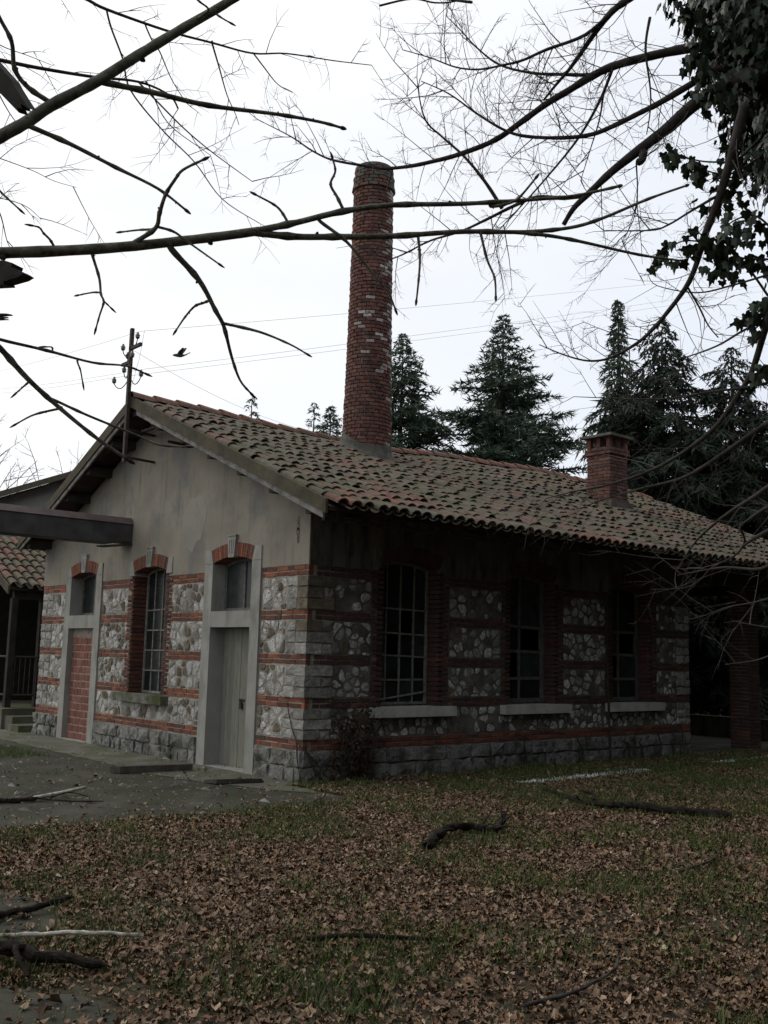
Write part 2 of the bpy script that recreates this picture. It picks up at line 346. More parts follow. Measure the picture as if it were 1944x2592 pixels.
def wobble_poly(pts, step, amp, seed):
    r = random.Random(seed); out = []
    n = len(pts)
    for i in range(n):
        a = Vector(pts[i]); b = Vector(pts[(i + 1) % n]); k = max(1, int((b - a).length / step))
        for j in range(k):
            p = a.lerp(b, j / k); out.append((p.x + r.uniform(-amp, amp), p.y + r.uniform(-amp, amp)))
    return out
YARD = [(-16, -14), (-2.0, -9.5), (1.05, -5.0), (1.25, -4.08), (1.36, -3.5), (1.33, -2.9), (1.43, -2.4), (1.46, -1.8), (1.42, -1.1), (1.37, -.25), (.70, -.22), (.05, -.26), (.02, .3), (-16, .3)]
PATCH1 = [(2.9, -5.3), (3.45, -4.85), (4.0, -4.8), (4.5, -4.95), (4.7, -5.25), (4.72, -5.9), (3.4, -6.2)]
PATCH2 = [(5.2, -5.62), (5.5, -5.46), (5.81, -5.28), (6.08, -5.36), (5.95, -6.1), (5.2, -6.3)]
def inside(poly, x, y):
    c = False; n = len(poly); j = n - 1
    for i in range(n):
        xi, yi = poly[i]; xj, yj = poly[j]
        if (yi > y) != (yj > y) and x < (xj - xi) * (y - yi) / (yj - yi) + xi: c = not c
        j = i
    return c
for nm, pl, z, m in (('yard_concrete', YARD, .006, 'yard'), ('concrete_patch', PATCH1, .006, 'yard'), ('concrete_patch', PATCH2, .006, 'yard')):
    pts = wobble_poly(pl, .15, .035, 3)
    structure(nm, MB().add([(x, y, z) for x, y in pts], [tuple(range(len(pts)))]), m)
# cracked concrete apron along the gable wall
ap = wobble_poly([(-9.2, -.02), (-9.2, -.95), (-6.0, -1.0), (-3.2, -1.05), (-1.9, -1.2), (.1, -.75), (.75, -.35), (.1, -.02)], .2, .03, 9)
structure('pavement_apron', MB().add([(x, y, .012) for x, y in ap], [tuple(range(len(ap)))]), 'apron')
# pale gravel line under the eave drip
for nm, a, b in (('gravel_strip', (1.30, 2.55), (1.15, 5.3)), ('gravel_strip', (1.04, 7.5), (.85, 10.2))):
    pts = wobble_poly([(a[0] - .05, a[1]), (a[0] + .06, a[1]), (b[0] + .06, b[1]), (b[0] - .06, b[1])], .09, .022, 5)
    structure(nm, MB().add([(x, y, .010) for x, y in pts], [tuple(range(len(pts)))]), 'gravel')

# ------------------------------------------------------------------ the stone and brick building
B = thing('stone_building', 'low stone and brick workshop with banded walls and tiled gable roof', 'building', (0, 0, 0))
FN = lambda u, b, z: (u, -b, z)                      # front gable wall: outward -Y
SN = lambda u, b, z: (b, u, z)                       # side wall: outward +X
FRONT = dict(fn=FN, a=Vector((-1, 0, 0)), n=Vector((0, -1, 0)))
SIDE = dict(fn=SN, a=Vector((0, -1, 0)), n=Vector((1, 0, 0)))
ZUP = Vector((0, 0, 1))
TH = .40                                             # roof pitch: rise per metre
def pitch_z(x, base): return base + .415 * (1.0 - x) if x > -4.13 else base + .415 * 5.13 - .455 * (-4.13 - x)

def wall_strips(mb, fn, u0, u1, zb, zt, openings, b0, b1, extra=()):
    """wall between outward distances b0 (back) and b1 (front) with arched openings (uc, half, z0, zspring, rise)"""
    br = {u0, u1, *extra}
    for uc, h, z0, zs, rise in openings:
        for k in range(11): br.add(uc - h + 2 * h * k / 10)
    br = sorted(x for x in br if u0 - 1e-6 <= x <= u1 + 1e-6)
    def arch(op, u):
        uc, h, z0, zs, rise = op; t = (u - uc) / h; return zs + rise * (1 - t * t)
    def quad(ua, ub, za0, zb0, za1, zb1):
        if max(za1 - za0, zb1 - zb0) < 1e-4: return
        p = [(ua, za0), (ub, zb0), (ub, zb1), (ua, za1)]
        mb.add([fn(u, b1, z) for u, z in p], [(0, 1, 2, 3)]); mb.add([fn(u, b0, z) for u, z in p], [(3, 2, 1, 0)])
    for ua, ub in zip(br[:-1], br[1:]):
        um = (ua + ub) / 2
        op = next((o for o in openings if abs(um - o[0]) < o[1]), None)
        if not op: quad(ua, ub, zb(ua), zb(ub), zt(ua), zt(ub)); continue
        if op[2] > zb(um): quad(ua, ub, zb(ua), zb(ub), op[2], op[2])
        quad(ua, ub, max(arch(op, ua), zb(ua)), max(arch(op, ub), zb(ub)), zt(ua), zt(ub))
        if arch(op, um) > zb(um): mb.add([fn(ua, b0, arch(op, ua)), fn(ub, b0, arch(op, ub)), fn(ub, b1, arch(op, ub)), fn(ua, b1, arch(op, ua))], [(0, 1, 2, 3)])
        if op[2] > zb(um): mb.add([fn(ua, b0, op[2]), fn(ub, b0, op[2]), fn(ub, b1, op[2]), fn(ua, b1, op[2])], [(3, 2, 1, 0)])
    for op in openings:
        for sgn in (-1, 1):
            u = op[0] + sgn * op[1]; lo = max(op[2], zb(u)); hi = op[3]
            if hi > lo: mb.add([fn(u, b0, lo), fn(u, b1, lo), fn(u, b1, hi), fn(u, b0, hi)], [(0, 1, 2, 3)])
    for u in (u0, u1):
        mb.add([fn(u, b0, zb(u)), fn(u, b1, zb(u)), fn(u, b1, zt(u)), fn(u, b0, zt(u))], [(0, 1, 2, 3)])
    for ua, ub in zip(br[:-1], br[1:]):
        mb.add([fn(ua, b0, zt(ua)), fn(ub, b0, zt(ub)), fn(ub, b1, zt(ub)), fn(ua, b1, zt(ua))], [(0, 1, 2, 3)])

DOORS = (-1.75, -6.51); WINF = -4.13; WINS = (1.73, 4.19, 6.63)
roof_under = lambda x: pitch_z(x, 3.13)
front_core = MB()
wall_strips(front_core, FN, -W, 0, lambda u: -.1, roof_under, [(c, .60, -.1, 2.84, .09) for c in DOORS] + [(WINF, .60, .85, 2.84, .09)], -.40, 0, (-4.13,))
front_wall = front_core.build('front_wall', 'mortar', B)
side_core = MB()
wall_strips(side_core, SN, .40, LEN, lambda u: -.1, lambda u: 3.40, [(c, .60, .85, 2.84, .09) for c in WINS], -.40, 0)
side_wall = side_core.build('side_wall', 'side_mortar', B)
MB().box(-W, -W + .4, .405, LEN, -.1, 3.5).build('rear_side_wall', 'stained_plaster', B)
bw = MB(); wall_strips(bw, lambda u, b, z: (u, LEN - b, z), -W + .41, -.41, lambda u: -.1, lambda u: roof_under(u) - .02, [], 0, .40, (-4.13,))
bw.build('end_wall', 'stained_plaster', B)
MB().box(-W + .4, -.4, .4, LEN - .4, -.08, .02).build('inner_floor', 'dark_wood', B)
# plaster
pl = MB()
wall_strips(pl, FN, -W - .012, .013, lambda u: 2.675, lambda u: roof_under(u) - .01, [(c, .60, 2, 2.84, .09) for c in DOORS] + [(WINF, .60, 2, 2.84, .09)], -.02, .014, (-4.13,))
pl.build('plaster_gable', 'plaster', front_wall)
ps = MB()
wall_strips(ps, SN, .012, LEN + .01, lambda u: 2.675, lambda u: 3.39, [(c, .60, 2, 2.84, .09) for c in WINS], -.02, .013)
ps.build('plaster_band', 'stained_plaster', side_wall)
# fallen plaster scar with broken edge near the corner
sc = MB()
for zc, s_ in ((3.26, .055), (3.17, .045), (3.08, .06), (2.99, .04)):
    r = random.Random(int(zc * 100)); n = 9
    sc.prism([(-.235 + s_ * r.uniform(.45, 1) * math.cos(k * 2 * math.pi / n), zc + 1.5 * s_ * r.uniform(.5, 1) * math.sin(k * 2 * math.pi / n)) for k in range(n)], FN, .010, .0165)
sc.build('plaster_scar', 'brown_stone', front_wall)
patch = []
for k in range(28):
    a_ = k * 2 * math.pi / 28; q_ = 1 + .22 * noise.noise(Vector((2.1 * math.cos(a_), 2.1 * math.sin(a_), 7))) + .05 * math.sin(7 * a_)
    patch.append((-2.87 + .33 * q_ * math.cos(a_) + .08 * math.sin(a_), 3.44 + .40 * q_ * math.sin(a_)))
M['patch_plaster'] = mat('patch_plaster', [(.3, (.245, .228, .195)), (.7, (.27, .25, .214))], n_scale=2, n_amt=.08, bump=.3, b_scale=50, b_dist=.004, jit=False, over=((.21, .195, .168), 3, .5, .7))
MB().prism(patch, FN, .008, .0162).build('plaster_patch', 'patch_plaster', front_wall)

bricks = []; stones = []
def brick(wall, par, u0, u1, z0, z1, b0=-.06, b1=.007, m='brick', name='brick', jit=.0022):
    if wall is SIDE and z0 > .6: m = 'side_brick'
    elif b0 < -.2: m = 'shaded_jamb_brick'
    a, n, fn = wall['a'], wall['n'], wall['fn']
    uc, zc = (u0 + u1) / 2, (z0 + z1) / 2; b1 += RNG.uniform(-jit, jit)
    k = RNG.randrange(len(BLOCKS)); rot = RNG.uniform(-.012, .012)
    A = (a * math.cos(rot) + ZUP * math.sin(rot)); C_ = (ZUP * math.cos(rot) - a * math.sin(rot))
    mw = frame_matrix(fn(uc, b0, zc), A * (u1 - u0), n * (b1 - b0), C_ * (z1 - z0))
    bricks.append((name, par, 'brick%d' % k, BLOCKS[k], mw, m, seen(fn(uc, b1, zc), n, (u1 - u0) * (z1 - z0))))
def course(wall, par, u0, u1, z0, z1, blen=.25, off=0, **kw):
    u = u0 - off
    while u < u1 - .02:
        ln = blen if RNG.random() < .75 else blen * .5
        a_, b_ = max(u, u0), min(u + ln, u1)
        if b_ - a_ > .03: brick(wall, par, a_ + .004, b_ - .004, z0 + .004, z1 - .004, **kw)
        u += ln
BANDS = (2.67, 2.116, 1.56, 1.025, .52)
def band(wall, par, u0, u1, ztop):
    for k in range(2):
        course(wall, par, u0, u1, ztop - .065 * (k + 1), ztop - .065 * k, off=.125 * k + RNG.uniform(0, .06), b1=.008)

# stones -------------------------------------------------------------
def clip(poly, px, py, nx, ny):
    out = []; n = len(poly)
    for i in range(n):
        a = poly[i]; b = poly[(i + 1) % n]
        da = (a[0] - px) * nx + (a[1] - py) * ny; db = (b[0] - px) * nx + (b[1] - py) * ny
        if da <= 0: out.append(a)
        if da * db < 0:
            t = da / (da - db); out.append((a[0] + (b[0] - a[0]) * t, a[1] + (b[1] - a[1]) * t))
    return out
def stone_shape(poly, fn, b0, h, rng, shrink, rnd=True):
    cx = sum(p[0] for p in poly) / len(poly); cy = sum(p[1] for p in poly) / len(poly)
    q = []
    for p in poly:
        d = math.hypot(p[0] - cx, p[1] - cy); s = max(.3, 1 - shrink / max(d, .01)) * (rng.uniform(.93, 1.03) if rnd else rng.uniform(.985, 1.0)); q.append((cx + (p[0] - cx) * s, cy + (p[1] - cy) * s))
    if rnd:
        c = []
        for i in range(len(q)):
            a, b = q[i], q[(i + 1) % len(q)]
            if math.hypot(a[0] - b[0], a[1] - b[1]) < .02: c.append(((a[0] + b[0]) / 2, (a[1] + b[1]) / 2)); continue
            c += [(a[0] * .79 + b[0] * .21, a[1] * .79 + b[1] * .21), (a[0] * .21 + b[0] * .79, a[1] * .21 + b[1] * .79)]
        q = c
    n = len(q)
    vs = [fn(u, b0, z) for u, z in q]
    k = .84 if rnd else .91
    vs += [fn(cx + (u - cx) * k * rng.uniform(.92, 1.06), b0 + h * rng.uniform(.6, 1.2), cy + (z - cy) * k * rng.uniform(.94, 1.05)) for u, z in q]
    vs.append(fn(cx + rng.uniform(-.01, .01), b0 + h * rng.uniform(1.0, 1.3), cy))
    fs = [(i, (i + 1) % n, n + (i + 1) % n, n + i) for i in range(n)] + [(n + i, n + (i + 1) % n, 2 * n) for i in range(n)]
    return (vs, fs), (cx, cy)
def rubble(wall, par, u0, u1, z0, z1, rng, size=.128, weights=(.50, .22, .28), keep=1.0, gap=.0):
    size *= rng.uniform(.84, 1.22); n = max(3, int((u1 - u0) * (z1 - z0) / (size * size)))
    weights = tuple(w_ * rng.uniform(.6, 1.5) for w_ in weights)
    pts = []
    for t in range(n):
        best = None; bd = -1
        for k in range(10):
            c = (rng.uniform(u0, u1), rng.uniform(z0, z1))
            d = min([math.hypot(c[0] - p[0], c[1] - p[1]) for p in pts] + [9])
            d *= rng.uniform(.22, 1)
            if d > bd: bd = d; best = c
        pts.append(best)
    for i, p in enumerate(pts):
        poly = [(u0, z0), (u1, z0), (u1, z1), (u0, z1)]
        for j, q in enumerate(pts):
            if i != j and abs(q[0] - p[0]) < .6 and abs(q[1] - p[1]) < .6:
                nx, ny = q[0] - p[0], q[1] - p[1]
                poly = clip(poly, (p[0] + q[0]) / 2, (p[1] + q[1]) / 2, nx, ny)
                if len(poly) < 3: break
        if len(poly) < 3 or rng.random() > keep: continue
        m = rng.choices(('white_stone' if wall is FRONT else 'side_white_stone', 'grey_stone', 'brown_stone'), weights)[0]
        shp, (cx, cy) = stone_shape(poly, wall['fn'], -.012, rng.uniform(.015, .027), rng, rng.uniform(.004, .013) + gap * rng.uniform(.2, 1))
        stones.append(('stone', par, None, shp, None, m, seen(wall['fn'](cx, 0, cy), wall['n'], size * size * rng.uniform(.8, 1.2))))
def ashlar(wall, par, u0, u1, z0, z1, rows, wmin, wmax, rng, mats=('grey_stone', 'white_stone'), h=.03, sh=.008):
    hz = (z1 - z0) / rows
    for k in range(rows):
        u = u0
        while u < u1 - .02:
            wd = rng.uniform(wmin, wmax)
            if u1 - (u + wd) < wmin * .6: wd = u1 - u
            j = lambda: rng.uniform(-.014, .014)
            za, zb_ = z0 + hz * k, z0 + hz * (k + 1)
            poly = [(u, za + j()), (u + wd / 2, za + j()), (u + wd, za + j()), (u + wd + j(), (za + zb_) / 2), (u + wd, zb_ + j()), (u + wd / 2, zb_ + j()), (u, zb_ + j()), (u + j(), (za + zb_) / 2)]
            shp, c = stone_shape(poly, wall['fn'], -.012, rng.uniform(h * .8, h * 1.3), rng, sh, False)
            stones.append(('stone', par, None, shp, None, rng.choices(mats, (.88, .12))[0] if len(mats) == 2 else mats[0], seen(wall['fn'](c[0], 0, c[1]), wall['n'], wd * hz)))
            u += wd
rg = random.Random(21)
ROWS = ((.52, .895), (1.025, 1.43), (1.56, 1.986), (2.116, 2.54))
FB = lambda *a, **k: band(FRONT, front_wall, *a, **k)
SB = lambda *a, **k: band(SIDE, side_wall, *a, **k)
for zt_ in BANDS:
    FB(-W - .01, -7.23, zt_); FB(-1.03, .014, zt_)
    if zt_ < .6: FB(-5.79, -2.47, zt_)
    else: FB(-5.79, -4.80, zt_); FB(-3.46, -2.47, zt_)
    if zt_ < .6: SB(.115, LEN + .01, zt_)
    else:
        e = [.115] + [x for c in WINS for x in (c - .70, c + .70)] + [LEN + .01]
        for a_, b_ in zip(e[::2], e[1::2]): SB(a_, b_, zt_)
for i, (z0, z1) in enumerate(ROWS):
    FS = lambda u0, u1, za=z0, zb_=z1, **k: rubble(FRONT, front_wall, u0, u1, za, zb_, rg, **k)
    FS(-7.78, -7.24); FS(-1.025, -.45)
    if i == 0:
        FS(-5.78, -4.98); FS(-3.40, -2.48); FS(-4.98, -3.40, .52, .75)
    else:
        FS(-5.78, -4.82); FS(-3.44, -2.48)
    ashlar(FRONT, front_wall, -W, -7.78, z0, z1, 3, .2, .3, rg)
    ashlar(FRONT, front_wall, -.45, -.20, z0, z1, 3, .2, .3, rg)
    # corner blocks turn the corner
    for k in range(3):
        h_ = (z1 - z0) / 3; la, lb = ((.20, .40) if (k + i) % 2 else (.20, .22))
        za = z0 + h_ * k + .006; zb_ = z0 + h_ * (k + 1) - .006
        q = lambda: rg.uniform(-.006, .006)
        vs = [(-la + .004, -.03 + q(), za), (.028 + q(), -.03 + q(), za + q()), (.03 + q(), lb - .005, za), (-la + .004, lb - .005, za),
              (-la + .004, -.03 + q(), zb_), (.028 + q(), -.028 + q(), zb_ + q()), (.03 + q(), lb - .005, zb_), (-la + .004, lb - .005, zb_)]
        fs = [(0, 3, 2, 1), (4, 5, 6, 7), (0, 1, 5, 4), (1, 2, 6, 5), (2, 3, 7, 6), (3, 0, 4, 7)]
        stones.append(('stone', front_wall, None, (vs, fs), None, rg.choice(('grey_stone', 'grey_stone', 'brown_stone', 'grey_stone')), seen((0, 0, za), Vector((.7, -.7, 0)), .06)))
        if lb < .3: ashlar(SIDE, side_wall, .225, .40, za - .006, zb_ + .006, 1, .1, .2, rg)
    e = [.40] + [x for c in WINS for x in (c - .70, c + .70)] + [LEN - .40]
    if i == 0:
        segs = [(.40, .99, z0, z1)]
        for c0, c1 in zip(WINS[:-1], WINS[1:]): segs.append((c0 + .80, c1 - .80, z0, z1))
        segs.append((WINS[-1] + .80, LEN - .4, z0, z1))
        segs += [(c - .74, c + .78, .52, .76) for c in WINS]
    else: segs = [(a_, b_, z0, z1) for a_, b_ in zip(e[::2], e[1::2])]
    for a_, b_, za, zb_ in segs: rubble(SIDE, side_wall, a_, b_, za, zb_, rg, size=.118, weights=(.46, .28, .26), keep=.92 if i < 3 else .75, gap=.006)
    ashlar(SIDE, side_wall, LEN - .40, LEN, z0, z1, 3, .17, .3, rg)
for a_, b_ in ((-W, -7.24), (-5.78, -2.48), (-1.02, .035)):
    ashlar(FRONT, front_wall, a_, b_, 0, .385, 2, .12, .42, rg, mats=('base_stone',), h=.06, sh=.003)
ashlar(SIDE, side_wall, -.035, LEN, 0, .385, 2, .2, .48, rg, mats=('base_stone',), h=.045, sh=.007)

# openings -----------------------------------------------------------
ARC_R = 1.62
def arch_ring(wall, par, uc, half, zs, key_stone=True, springers=True, proud=.026, concrete='concrete', outer=.19, reveal=.23):
    fn = wall['fn']; phi = math.asin(half / ARC_R); zc = zs - ARC_R * math.cos(phi)
    P = lambda r_, t: (uc + r_ * math.sin(t), zc + r_ * math.cos(t))
    seg = 14
    ring = [P(ARC_R - .002, -phi + 2 * phi * k / seg) for k in range(seg + 1)] + [P(ARC_R + outer - .01, phi - 2 * phi * k / seg) for k in range(seg + 1)]
    mb = MB()
    for k in range(seg):
        t0 = -phi + 2 * phi * k / seg; t1 = t0 + 2 * phi / seg
        mb.prism([P(ARC_R + .004, t0), P(ARC_R + .004, t1), P(ARC_R + outer - .01, t1), P(ARC_R + outer - .01, t0)], fn, -reveal, proud - .007)
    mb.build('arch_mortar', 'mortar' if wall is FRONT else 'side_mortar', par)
    kw = .085 / ARC_R if key_stone else 0
    nb = 8
    for side in (-1, 1):
        for k in range(nb):
            t0 = kw + (phi - kw) * k / nb; t1 = kw + (phi - kw) * (k + 1) / nb; g_ = .0022
            quad = [P(ARC_R, side * (t0 + g_)), P(ARC_R, side * (t1 - g_)), P(ARC_R + outer, side * (t1 - g_)), P(ARC_R + outer, side * (t0 + g_))]
            shp = MB().prism(quad, fn, -reveal + .01, proud + RNG.uniform(-.003, .003))
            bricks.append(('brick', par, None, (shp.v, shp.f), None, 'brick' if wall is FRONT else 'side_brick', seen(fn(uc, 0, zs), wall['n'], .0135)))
    if key_stone:
        zt_ = zc + ARC_R + outer + .085; zb_ = zc + ARC_R - .015
        ks = MB().prism([(uc - .072, zb_), (uc + .072, zb_), (uc + .102, zt_), (uc - .102, zt_)], fn, -.05, proud + .028).build('keystone', concrete, par)
        fl = MB()
        for k in (-1, 0, 1): fl.prism([(uc + k * .046 - .007, zb_ + .05), (uc + k * .046 + .007, zb_ + .05), (uc + k * .054 + .007, zt_ - .05), (uc + k * .054 - .007, zt_ - .05)], fn, proud, proud + .0295)
        fl.build('keystone_flutes', 'dark_metal', ks)
        MB().prism([(uc - .112, zt_ + .001), (uc + .112, zt_ + .001), (uc + .112, zt_ + .022), (uc - .112, zt_ + .022)], fn, -.05, proud + .036).build('keystone_cap', concrete, ks)
    return P(ARC_R + outer, phi)

def glazed(wall, name, uc, half, z0, zs, rise, rec, ucols, zrows, bar, m, lbl=None, missing=()):
    """window set back by rec: frame, glazing bars and panes"""
    fn = wall['fn']; ar = lambda u: zs + rise * (1 - ((u - uc) / half) ** 2)
    fr = MB(); fw = bar * 1.5
    for s_ in (-1, 1):
        u = uc + s_ * (half - fw / 2); fr.prism([(u - fw / 2, z0), (u + fw / 2, z0), (u + fw / 2, ar(u)), (u - fw / 2, ar(u))], fn, -rec - .03, -rec + .02)
    fr.prism([(uc - half + fw, z0), (uc + half - fw, z0), (uc + half - fw, z0 + fw), (uc - half + fw, z0 + fw)], fn, -rec - .03, -rec + .018)
    for k in range(8):
        ua = uc - half + fw + (2 * half - 2 * fw) * k / 8; ub = uc - half + fw + (2 * half - 2 * fw) * (k + 1) / 8
        fr.prism([(ua, ar(ua) - fw), (ub, ar(ub) - fw), (ub, ar(ub) + .02), (ua, ar(ua) + .02)], fn, -rec - .03, -rec + .018)
    win = fr.build(name, m, B)
    us = [uc - half + fw] + [uc - half + 2 * half * c for c in ucols] + [uc + half - fw]
    for u in us[1:-1]:
        MB().prism([(u - bar / 2, z0 + fw), (u + bar / 2, z0 + fw), (u + bar / 2, ar(u) - fw), (u - bar / 2, ar(u) - fw)], fn, -rec - .015, -rec + .012).build('glazing_bar', m, win)
    zsl = [z0 + fw] + list(zrows) + [None]
    for k, z in enumerate(zrows):
        tl = RNG.uniform(-.012, .012)
        MB().prism([(us[0], z - bar / 2 - tl), (us[-1], z - bar / 2 + tl), (us[-1], z + bar / 2 + tl), (us[0], z + bar / 2 - tl)], fn, -rec - .012, -rec + .015).build('glazing_bar', m, win)
    for i in range(len(us) - 1):
        for k in range(len(zsl) - 1):
            if (i, k) in missing: continue
            ua, ub = us[i], us[i + 1]; za = zsl[k]; t = RNG.uniform(-.004, .004)
            top = [(ub, ar(ub) - fw), ((ua + ub) / 2, ar((ua + ub) / 2) - fw), (ua, ar(ua) - fw)] if zsl[k + 1] is None else [(ub, zsl[k + 1]), (ua, zsl[k + 1])]
            MB().prism([(ua, za), (ub, za)] + top, fn, -rec - .008 + t, -rec - .004 + t).build('pane', 'pane', win)
    return win

def door_surround(uc):
    h0, h1 = .5, .715
    for s_ in (-1, 1):
        a_, b_ = sorted((uc + s_ * h0, uc + s_ * h1))
        j = MB().prism([(a_, -.05), (b_, -.05), (b_, 2.785), (a_, 2.785)], FN, -.24, .030)
        j.build('door_jamb', 'concrete', B)
        inn = uc + s_ * h0; out_ = uc + s_ * h1; sl = uc + s_ * (h0 + .062)
        MB().prism([(inn, 2.790), (out_, 2.790), (out_, 2.985), (sl, 2.985)] if s_ > 0 else [(out_, 2.790), (inn, 2.790), (sl, 2.985), (out_, 2.985)], FN, -.22, .0305).build('springer_block', 'concrete', B)
    MB().prism([(uc - .4985, 1.90), (uc + .4985, 1.90), (uc + .4985, 2.12), (uc - .4985, 2.12)], FN, -.235, .0285).build('transom', 'concrete', B)
    arch_ring(FRONT, front_wall, uc, .5, 2.79)
    glazed(FRONT, 'fanlight_window', uc, .5, 2.12, 2.79, .08, .20, (.5,), (), .035, 'window_wood')
for uc in DOORS: door_surround(uc)
arch_ring(FRONT, front_wall, WINF, .515, 2.765)
def window_jambs(wall, par, uc, half, spr):
    fn = wall['fn']; z = .905; k = 0
    while z < spr - .075:
        z1 = z + .066
        for s_ in (-1, 1):
            wd = .20 if k % 2 else .155
            a_, b_ = sorted((uc + s_ * half, uc + s_ * (half + wd)))
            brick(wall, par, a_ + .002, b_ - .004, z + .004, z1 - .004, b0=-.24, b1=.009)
            if wd < .18:
                a2, b2 = sorted((uc + s_ * (half + .16), uc + s_ * (half + .20)))
                brick(wall, par, a2, b2, z + .004, z1 - .004, b0=-.05, b1=.007)
        z = z1; k += 1
    for s_ in (-1, 1):
        inn = uc + s_ * half; out_ = uc + s_ * (half + .185); sl = uc + s_ * (half + .062)
        q = [(inn, spr - .045), (out_, spr - .045), (out_, spr + .20), (sl, spr + .20)]
        MB().prism(q if s_ > 0 else [q[1], q[0], q[3], q[2]], fn, -.22, .024).build('springer_block', 'concrete' if wall is FRONT else 'stained_plaster', B)
window_jambs(FRONT, front_wall, WINF, .515, 2.765)
glazed(FRONT, 'front_window', WINF, .515, .90, 2.765, .08, .235, (.25, .5, .75), (1.25, 1.56, 1.87, 2.19), .022, 'window_iron')
sl = MB(); sl.prism([(-4.93, .765), (-3.38, .765), (-3.38, .893), (-4.93, .893)], FN, -.22, .13); sl.build('sill', 'mossy_sill', B)
for i, c in enumerate(WINS):
    arch_ring(SIDE, side_wall, c, .5, 2.765, key_stone=False, proud=.018)
    window_jambs(SIDE, side_wall, c, .5, 2.765)
    if i == 0: glazed(SIDE, 'side_window', c, .5, .92, 2.765, .08, .235, (.25, .5, .75), (1.25, 1.57, 1.87, 2.20), .024, 'window_iron', missing=((1, 2), (2, 3)))
    else: glazed(SIDE, 'side_window', c, .5, .92, 2.765, .08, .235, (.45,), (1.28, 1.68, 2.05), .045, 'window_wood', missing=((0, 1), (1, 2)))
    MB().prism([(c - .70, .775), (c + .78, .775), (c + .78, .905), (c - .70, .905)], SN, -.22, .11).build('sill', 'sill', B)
# slipped bar across the lower panes of the near window
MB().tube([(-.215, 1.24, .97), (-.20, 2.2, 1.09)], .014, 5).build('loose_bar', 'window_iron', B)

# plank door
door = MB().prism([(-2.249, 0), (-1.251, 0), (-1.251, 1.90), (-2.249, 1.90)], FN, -.25, -.235).build('plank_door', 'dark_wood', B)
u = -2.245; k = 0
while u < -1.26:
    wd = min(.0905, -1.255 - u); gap = .007 if k == 5 else .003
    MB().prism([(u + gap / 2, .015), (u + wd - gap / 2, .02 + RNG.uniform(0, .015)), (u + wd - gap / 2, 1.895), (u + gap / 2, 1.895)], FN, -.234, -.214 + RNG.uniform(-.003, .003) + (.008 if k == 6 else 0)).build('plank', 'door_paint', door)
    u += wd; k += 1
MB().prism([(-1.78, .90), (-1.64, .90), (-1.64, .935), (-1.78, .935)], FN, -.215, -.195).build('hasp', 'iron', door)
pk = MB(); pk.prism([(-1.735, .80), (-1.675, .80), (-1.675, .885), (-1.735, .885)], FN, -.195, -.17); pk.tube([FN(-1.725, -.182, .885), FN(-1.72, -.182, .925), FN(-1.69, -.182, .925), FN(-1.685, -.182, .885)], .006, 5)
pk.build('padlock', 'iron', door)
MB().box(-2.25, -1.25, -.02, .22, -.03, .018).build('threshold', 'concrete', B)
# bricked-up door
fill = MB().prism([(-7.009, 0), (-6.011, 0), (-6.011, 1.90), (-7.009, 1.90)], FN, -.36, -.068).build('door_infill', 'infill_mortar', B)
z = .012; k = 0
while z < 1.74:
    u = -7.005 - (.11 if k % 2 else 0)
    while u < -6.02:
        ln = .215 if (k + int(u * 50)) % 3 else .12
        a_, b_ = max(u, -7.004), min(u + ln, -6.014)
        if b_ - a_ > .03: brick(FRONT, fill, a_ + .006, b_ - .006, z + .006, z + .118, b0=-.11, b1=-.062, m='hollow_brick')
        u += ln
    z += .124; k += 1
MB().prism([(-7.005, 1.755), (-6.015, 1.77), (-6.015, 1.895), (-7.005, 1.895)], FN, -.25, -.060).build('infill_cap', 'infill_mortar', B)
MB().box(-7.01, -6.01, -.06, .05, -.03, .025).build('threshold', 'concrete', B)

# ------------------------------------------------------------------ roof
SAGY = [-.6, 1.4, 3.5, 5.0, 6.2, 8.9, 10.9, 13.6]; SAGZ = [0, -.02, -.08, -.05, .03, .12, .10, .0]
def sag(y, t): return float(np.interp(y, SAGY, SAGZ)) * max(0, min(1, t)) ** 1.3 + .012 * math.sin(y * 2.3) * t
YF, YB = -.48, LROOF
XE, XR, XL = 1.0, -4.13, -8.45
def deck_z(x, y):
    t = (XE - x) / (XE - XR) if x > XR else (x - XL) / (XR - XL)
    return pitch_z(x, 3.25) + sag(y, t)
dk = MB(); ny = 28
for xs in (np.linspace(XE - .04, XR, 9), np.linspace(XR, XL, 7)):
    for i in range(len(xs) - 1):
        for j in range(ny):
            ya = YF + .03 + (YB - YF - .06) * j / ny; yb = YF + .03 + (YB - YF - .06) * (j + 1) / ny
            xa, xb = xs[i], xs[i + 1]
            for dz, flip in ((0, 0), (-.05, 1)):
                q = [(xa, ya, deck_z(xa, ya) + dz), (xb, ya, deck_z(xb, ya) + dz), (xb, yb, deck_z(xb, yb) + dz), (xa, yb, deck_z(xa, yb) + dz)]
                dk.add(q, [(3, 2, 1, 0) if not flip else (0, 1, 2, 3)])
for x in (XE - .04, XL):
    for j in range(ny):
        ya = YF + .03 + (YB - YF - .06) * j / ny; yb = YF + .03 + (YB - YF - .06) * (j + 1) / ny
        dk.add([(x, ya, deck_z(x, ya) - .05), (x, yb, deck_z(x, yb) - .05), (x, yb, deck_z(x, yb)), (x, ya, deck_z(x, ya))], [(0, 1, 2, 3)])
roof = dk.build('roof', 'soffit', B)

